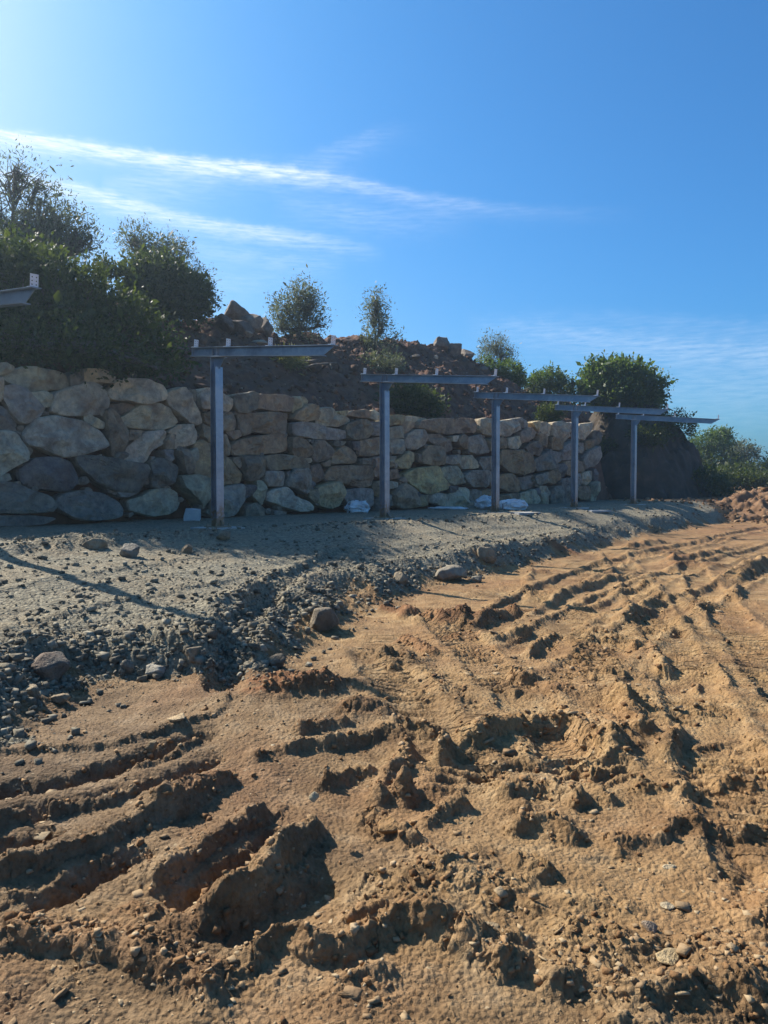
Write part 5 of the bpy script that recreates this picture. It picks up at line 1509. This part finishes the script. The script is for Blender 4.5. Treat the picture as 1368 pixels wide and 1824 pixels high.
def plant(name, label, cat, base, lobes, nclump, per, leaf, mat, trunk_r=0.06, shell=0.55, spread=0.16, group=None, aspect=0.42, trunk=True, twigs=True, lean=None):
    """lobes: (cx,cy,cz,rx,ry,rz) world ellipsoids; twigs carry leaves out to the lobes' surface"""
    base = np.array(base, float); root = empty(name, base); tag(root, label, cat, group)
    vol = np.array([(l[3] * l[4] * l[5]) ** 0.75 for l in lobes]); vol /= vol.sum()
    C = []; D = []; tw = MB()
    fork = base + (np.mean([l[:3] for l in lobes], 0) - base) * np.array([0.5, 0.5, 0.42])
    if trunk:
        trk = MB(); mid = base + (fork - base) * 0.5 + np.array([0.05, 0, 0]) * trunk_r * 8
        trk.tube([base - np.array([0, 0, 0.25]) - base, mid - base, fork - base], [trunk_r * 1.25, trunk_r, trunk_r * 0.8], 8); trk.build('trunk', BARK, root, True)
    for li, l in enumerate(lobes):
        c = np.array(l[:3]); rad = np.array(l[3:6]); k = max(3, int(nclump * vol[li]))
        d = rng.normal(size=(k, 3)); d /= np.linalg.norm(d, axis=1, keepdims=True)
        rr = (shell + (1 - shell) * rng.uniform(0, 1, k) ** 0.7) * (1 + 0.09 * rng.normal(size=k))
        cc = c + d * rad * rr[:, None]
        if twigs:
            lc = c + rng.normal(size=3) * rad * 0.15
            tw.tube([fork - base, (fork + lc) / 2 - base + rng.normal(size=3) * 0.08, lc - base], [trunk_r * 0.6, trunk_r * 0.45, trunk_r * 0.28], 5)
            for q in cc[::max(1, k // 40)]:
                st_ = fork + (lc - fork) * rng.uniform(0.45, 1.05); mid_ = st_ * 0.5 + q * 0.5 + rng.normal(size=3) * 0.16 * rad.mean() + np.array([0, 0, -0.08]) * rad.mean()
                m2_ = st_ * 0.2 + q * 0.8 + rng.normal(size=3) * 0.08 * rad.mean()
                tw.tube([st_ - base, mid_ - base, m2_ - base, q - base], [trunk_r * 0.22, trunk_r * 0.15, trunk_r * 0.09, trunk_r * 0.04], 4)
        cs = spread * (0.6 + 0.8 * rng.uniform(0, 1, k))
        n = per; off = rng.normal(size=(k, n, 3)) * cs[:, None, None]
        # leaves sit along short sprigs pointing outward
        al = rng.uniform(0, 1, (k, n, 1)); sp = d[:, None, :] * al * cs[:, None, None] * 1.6
        pts = (cc[:, None, :] + np.clip(off, -1.6 * cs[:, None, None], 1.6 * cs[:, None, None]) * 0.62 + sp).reshape(-1, 3); dirs = (d[:, None, :] * 0.7 + rng.normal(size=(k, n, 3)) * 0.75 + np.array([0, 0, 0.25])).reshape(-1, 3)
        C.append(pts); D.append(dirs)
    C = np.vstack(C); D = np.vstack(D)
    V, Fi = leaf_mesh(C - base, D, leaf * np.exp(rng.normal(-0.05, 0.42, len(C))), aspect)
    if twigs and tw.v: tw.build('branches', BARK, root, True)
    link('crown', new_mesh('crown', V, Fi, False), mat, root)
    return root


def at_depth(px, py, Y):
    d = px_dir(px, py); return CAM + d * (Y / d[1])


def lobe(px, py, rx, ry, Y, dz=1.0):
    c = at_depth(px, py, Y); s = Y / FPX; return (c[0], c[1], c[2], rx * s, rx * s * dz, ry * s)


def hill_plant(name, label, cat, basepx, s, L, *a, **k):
    k = dict(k)
    p, t = hill_pt(basepx, s)
    return plant(name, label, cat, p - np.array([0, 0, 0.1]), [lobe(q[0], q[1] + 3, max(q[2] - 0.19 / p[1] * FPX * 0.85, q[2] * 0.45), max(q[3] - 0.19 / p[1] * FPX * 0.85, q[3] * 0.45), p[1] + (q[4] if len(q) > 4 else 0)) for q in L], *a, **k)


# big mastic thicket over the left part of the wall
hill_plant('thicket', 'huge dense green thicket hanging over the left end of the wall', 'thicket', 60, 2.4, [
    (-230, 520, 150, 150, 0), (-110, 500, 130, 110, 0), (-60, 590, 120, 90, 0.3), (0, 500, 95, 80, 0.0), (20, 590, 105, 78, 0.3), (90, 535, 85, 80, -0.1), (130, 600, 80, 60, 0.3), (70, 475, 60, 40, 0.3),
    (165, 540, 62, 56, 0.0), (205, 585, 62, 62, 0.0), (250, 605, 54, 58, 0.1), (290, 628, 38, 46, 0.3), (230, 640, 60, 36, 0.3), (315, 652, 24, 28, 0.5), (140, 505, 36, 30, 0.2), (215, 545, 30, 28, 0.3),
    (-190, 600, 70, 40, -2.1), (-100, 602, 70, 40, -2.0), (-10, 604, 64, 38, -1.9), (70, 608, 60, 36, -1.7), (150, 614, 56, 36, -1.6), (225, 632, 45, 30, -1.4), (285, 655, 30, 22, -1.2), (30, 570, 60, 44, -1.0), (120, 570, 50, 44, -1.0), (-80, 560, 70, 50, -1.0)],
    3700, 32, 0.082, L_BUSH, 0.12, 0.66, 0.18, aspect=0.5)
# trees behind it
hill_plant('olive_tree', 'thin half-bare olive tree with open branches at the left skyline', 'olive tree', 20, 7.5, [
    (30, 300, 60, 35), (75, 320, 30, 30), (-20, 330, 60, 50), (10, 390, 55, 50), (50, 400, 45, 40)], 300, 8, 0.08, L_OLIVE, 0.10, 0.35, 0.22, 'olive trees on the hill', 0.32)
hill_plant('olive_tree', 'dense grey-green olive tree on the hill at the far left', 'olive tree', 90, 7.0, [
    (80, 370, 50, 42), (110, 400, 46, 46), (60, 420, 55, 42), (140, 425, 38, 40), (160, 430, 22, 32), (20, 440, 60, 40), (105, 445, 50, 30), (-60, 420, 70, 60), (-140, 430, 70, 70)], 1500, 15, 0.08, L_OLIVE, 0.14, 0.45, 0.2, 'olive trees on the hill', 0.34)
hill_plant('olive_tree', 'olive tree rising in two tufts behind the dark round shrub', 'olive tree', 290, 7.2, [
    (240, 425, 28, 28), (255, 445, 26, 26), (300, 445, 36, 28), (325, 455, 18, 22), (350, 490, 24, 26), (365, 530, 20, 30), (280, 470, 45, 26), (345, 520, 30, 34)], 900, 14, 0.076, L_OLIVE, 0.12, 0.4, 0.2, 'olive trees on the hill', 0.34)
hill_plant('round_shrub', 'dark round shrub with a lit top on the hill crest', 'shrub', 290, 6.0, [
    (250, 490, 42, 32), (290, 500, 52, 42), (330, 525, 45, 44), (270, 530, 55, 36), (355, 548, 24, 24), (225, 480, 18, 18)], 900, 22, 0.10, L_BUSH, 0.08, 0.6, 0.17, 'shrubs on the slope', 0.5)
hill_plant('small_shrub', 'small dark shrub in the dip of the skyline behind the thicket', 'shrub', 185, 7.0, [(185, 475, 16, 18), (200, 480, 12, 14)], 60, 14, 0.09, L_BUSH, 0.05, 0.5, 0.15, 'shrubs on the slope', 0.5)
hill_plant('olive_tree', 'broad young olive tree right of the rock pile', 'olive tree', 530, 6.0, [
    (535, 528, 30, 32), (510, 550, 32, 30), (555, 545, 26, 30), (575, 575, 16, 18), (500, 580, 22, 22), (540, 580, 34, 24)], 700, 14, 0.076, L_OLIVE, 0.09, 0.35, 0.18, 'olive trees on the hill', 0.36)
hill_plant('olive_tree', 'slender upright olive tree alone on the skyline', 'olive tree', 664, 5.6, [
    (670, 535, 20, 24), (665, 560, 22, 26), (680, 580, 18, 24), (655, 600, 16, 22), (668, 615, 22, 26), (708, 597, 12, 12), (695, 612, 16, 12), (690, 640, 22, 20)], 480, 13, 0.076, L_OLIVE, 0.07, 0.3, 0.17, 'olive trees on the hill', 0.36)
hill_plant('low_shrub', 'dark spreading shrub on the slope behind the second beam', 'shrub', 735, 1.6, [(735, 715, 46, 24), (705, 705, 26, 22), (770, 725, 24, 18), (740, 700, 24, 14)], 460, 18, 0.085, L_BUSH, 0.05, 0.55, 0.15, 'shrubs on the slope', 0.42)
hill_plant('scrub_patch', 'scrubby dark bush at the foot of the slender olive tree', 'shrub', 680, 4.5, [(680, 655, 36, 22), (655, 650, 22, 20), (705, 650, 18, 18)], 320, 16, 0.08, L_OLIVE, 0.05, 0.5, 0.15, 'shrubs on the slope', 0.42)
hill_plant('grass_tuft', 'yellow-green grassy tuft under the first beam', 'tuft', 515, 3.6, [(515, 640, 26, 16), (495, 635, 14, 12)], 200, 14, 0.12, L_DRY, 0.02, 0.3, 0.12, None, 0.16, False, False)
hill_plant('grey_shrub', 'feathery grey shrub on the skyline beside the three boulders', 'shrub', 885, 6.6, [(880, 610, 24, 22), (895, 625, 20, 20), (870, 635, 24, 20), (905, 640, 18, 20)], 420, 13, 0.085, L_OLIVE, 0.06, 0.3, 0.2, 'shrubs on the slope', 0.3)
hill_plant('green_shrub', 'bright leafy shrub at the top end of the third beam', 'shrub', 895, 5.0, [(905, 660, 26, 20), (885, 668, 22, 18), (920, 672, 20, 16), (865, 655, 18, 22)], 380, 18, 0.09, L_GREEN, 0.06, 0.5, 0.17, 'shrubs on the slope', 0.5)
hill_plant('green_shrub', 'yellow-green shrub between the third and fourth beams', 'shrub', 980, 5.0, [(978, 675, 30, 20), (955, 685, 20, 16), (1000, 690, 20, 16), (985, 660, 14, 10)], 420, 18, 0.09, L_GREEN, 0.06, 0.5, 0.17, 'shrubs on the slope', 0.5)
hill_plant('small_shrub', 'small shrub growing over the wall top near the fourth post', 'shrub', 978, 0.9, [(978, 735, 22, 16), (962, 742, 12, 10), (992, 728, 12, 12)], 200, 16, 0.08, L_BUSH, 0.04, 0.5, 0.13, 'shrubs on the slope', 0.42)
hill_plant('scrub_patch', 'dark scrub along the crest behind the fourth beam', 'shrub', 940, 5.6, [(930, 690, 40, 16), (1000, 700, 40, 16), (860, 690, 30, 20)], 330, 16, 0.1, L_BUSH, 0.05, 0.55, 0.18, 'shrubs on the slope', 0.45)
# round tree on the dark bank
bzt = float(bank_z(np.array([12.3]), np.array([39.5]))[0])
plant('round_tree', 'round bright green tree crowning the dark earth bank', 'tree', (12.3, 39.5, bzt - 0.3), [lobe(q[0], q[1] + 3, q[2] - 9, q[3] - 8, 39.0) for q in [
    (1085, 668, 44, 30), (1060, 680, 34, 30), (1115, 672, 44, 30), (1150, 682, 34, 28), (1050, 700, 26, 22), (1100, 700, 60, 26), (1170, 700, 20, 20), (1140, 710, 36, 22), (1070, 655, 26, 16)]],
    1500, 22, 0.13, L_GREEN, 0.18, 0.6, 0.24, None, 0.55)
for i, (px, py, rx, ry, Y, base, lab) in enumerate([
        (1258, 785, 30, 26, 58, 850, 'rounded bush nearest the dark bank among the far bushes'), (1285, 775, 14, 16, 60, 850, 'tall thin sapling standing behind the far bushes'),
        (1318, 800, 28, 22, 62, 852, 'broad far bush in the middle of the far bushes'), (1290, 820, 34, 24, 57, 856, 'low dark bush in front of the far bushes'),
        (1352, 835, 30, 24, 58, 858, 'dark far bush at the right edge of the view'), (1240, 830, 28, 30, 54, 858, 'dark bush growing at the foot of the earth bank'), (1318, 838, 26, 18, 52, 860, 'low bush just behind the orange heap'),
        (1262, 846, 44, 18, 47, 862, 'spreading low scrub between the bank and the orange heap'), (1345, 852, 40, 16, 46, 862, 'spreading low scrub right behind the orange heap'),
        (1400, 820, 40, 30, 60, 858, 'far bush beyond the right edge'), (1450, 838, 40, 26, 56, 858, 'low far bush beyond the right edge')]):
    b = at_depth(px, base, Y); gz = float(ground_z(b[0], b[1]))
    mt = ([L_GREEN, L_GREEN, L_OLIVE] + [L_BUSH] * 9)[i]
    plant('far_bush', lab, 'bush', (b[0], b[1], gz - 0.1), [lobe(px, py + 5, rx - 7, max(ry - 8, 6), Y), lobe(px - rx * 0.45, py + ry * 0.5, rx * 0.55, ry * 0.45, Y), lobe(px + rx * 0.45, py + ry * 0.4, rx * 0.5, ry * 0.5, Y)], 300, 14, 0.14, mt, 0.08, 0.5, 0.28, 'bushes on the far rise', 0.5)
for i, (bx0, by0, r0, lab) in enumerate([(15.6, 37.2, 0.9, 'dark scrub on the right flank of the earth bank'), (12.6, 36.6, 0.7, 'bramble hanging on the front face of the earth bank'), (10.6, 37.4, 0.6, 'small scrub tuft where the wall meets the earth bank'), (14.2, 38.2, 1.0, 'dark bramble on the shoulder of the earth bank under the round tree'), (16.6, 38.6, 0.8, 'scrub at the outer foot of the earth bank')]):
    zb = max(float(bank_z(np.array([bx0]), np.array([by0]))[0]), -0.6)
    plant('bramble', lab, 'shrub', (bx0, by0, zb - 0.1), [(bx0, by0, zb + 0.25 * r0, r0, r0, r0 * 0.6), (bx0 + 0.5 * r0, by0 + 0.3, zb + 0.1, r0 * 0.7, r0 * 0.7, r0 * 0.5), (bx0 - 0.6 * r0, by0, zb + 0.2, r0 * 0.6, r0 * 0.6, r0 * 0.5)], 260, 16, 0.1, L_BUSH, 0.04, 0.5, 0.16, 'scrub on the earth bank', 0.45, False, False)
# dead branch
p, _ = hill_pt(560, 3.3); db = MB(); sc_ = p[1] / FPX
bp_ = [at_depth(*q, p[1] - 0.2) - p for q in [(535, 668), (545, 655), (560, 650), (580, 648), (600, 646)]]
db.tube(bp_, [0.045, 0.05, 0.045, 0.035, 0.02], 6)
db.tube([at_depth(588, 648, p[1] - 0.2) - p, at_depth(590, 655, p[1] - 0.3) - p, at_depth(592, 662, p[1] - 0.3) - p], [0.03, 0.022, 0.012], 5)
o = db.build('dead_branch', BARK, None, True, loc=p); tag(o, 'bleached dead branch lying on the slope under the beam end', 'branch')

# ------------------------------------------------------------------ thin air volume, added to imitate lens glare and lift the shadows
hm = bpy.data.materials.new('glare_haze'); hm.use_nodes = True; hm.node_tree.nodes.clear()
vo = hm.node_tree.nodes.new('ShaderNodeVolumePrincipled'); mo = hm.node_tree.nodes.new('ShaderNodeOutputMaterial')
vo.inputs['Color'].default_value = (0.62, 0.82, 1.0, 1); vo.inputs['Density'].default_value = 0.0012; vo.inputs['Anisotropy'].default_value = 0.6
hm.node_tree.links.new(vo.outputs[0], mo.inputs['Volume'])
hb = MB().box(-3300, 3300, -3300, 3300, -10.0, 11.5).build('glare_haze', hm); hb['kind'] = 'stuff'; hb['label'] = 'thin pale air volume added to imitate lens glare'
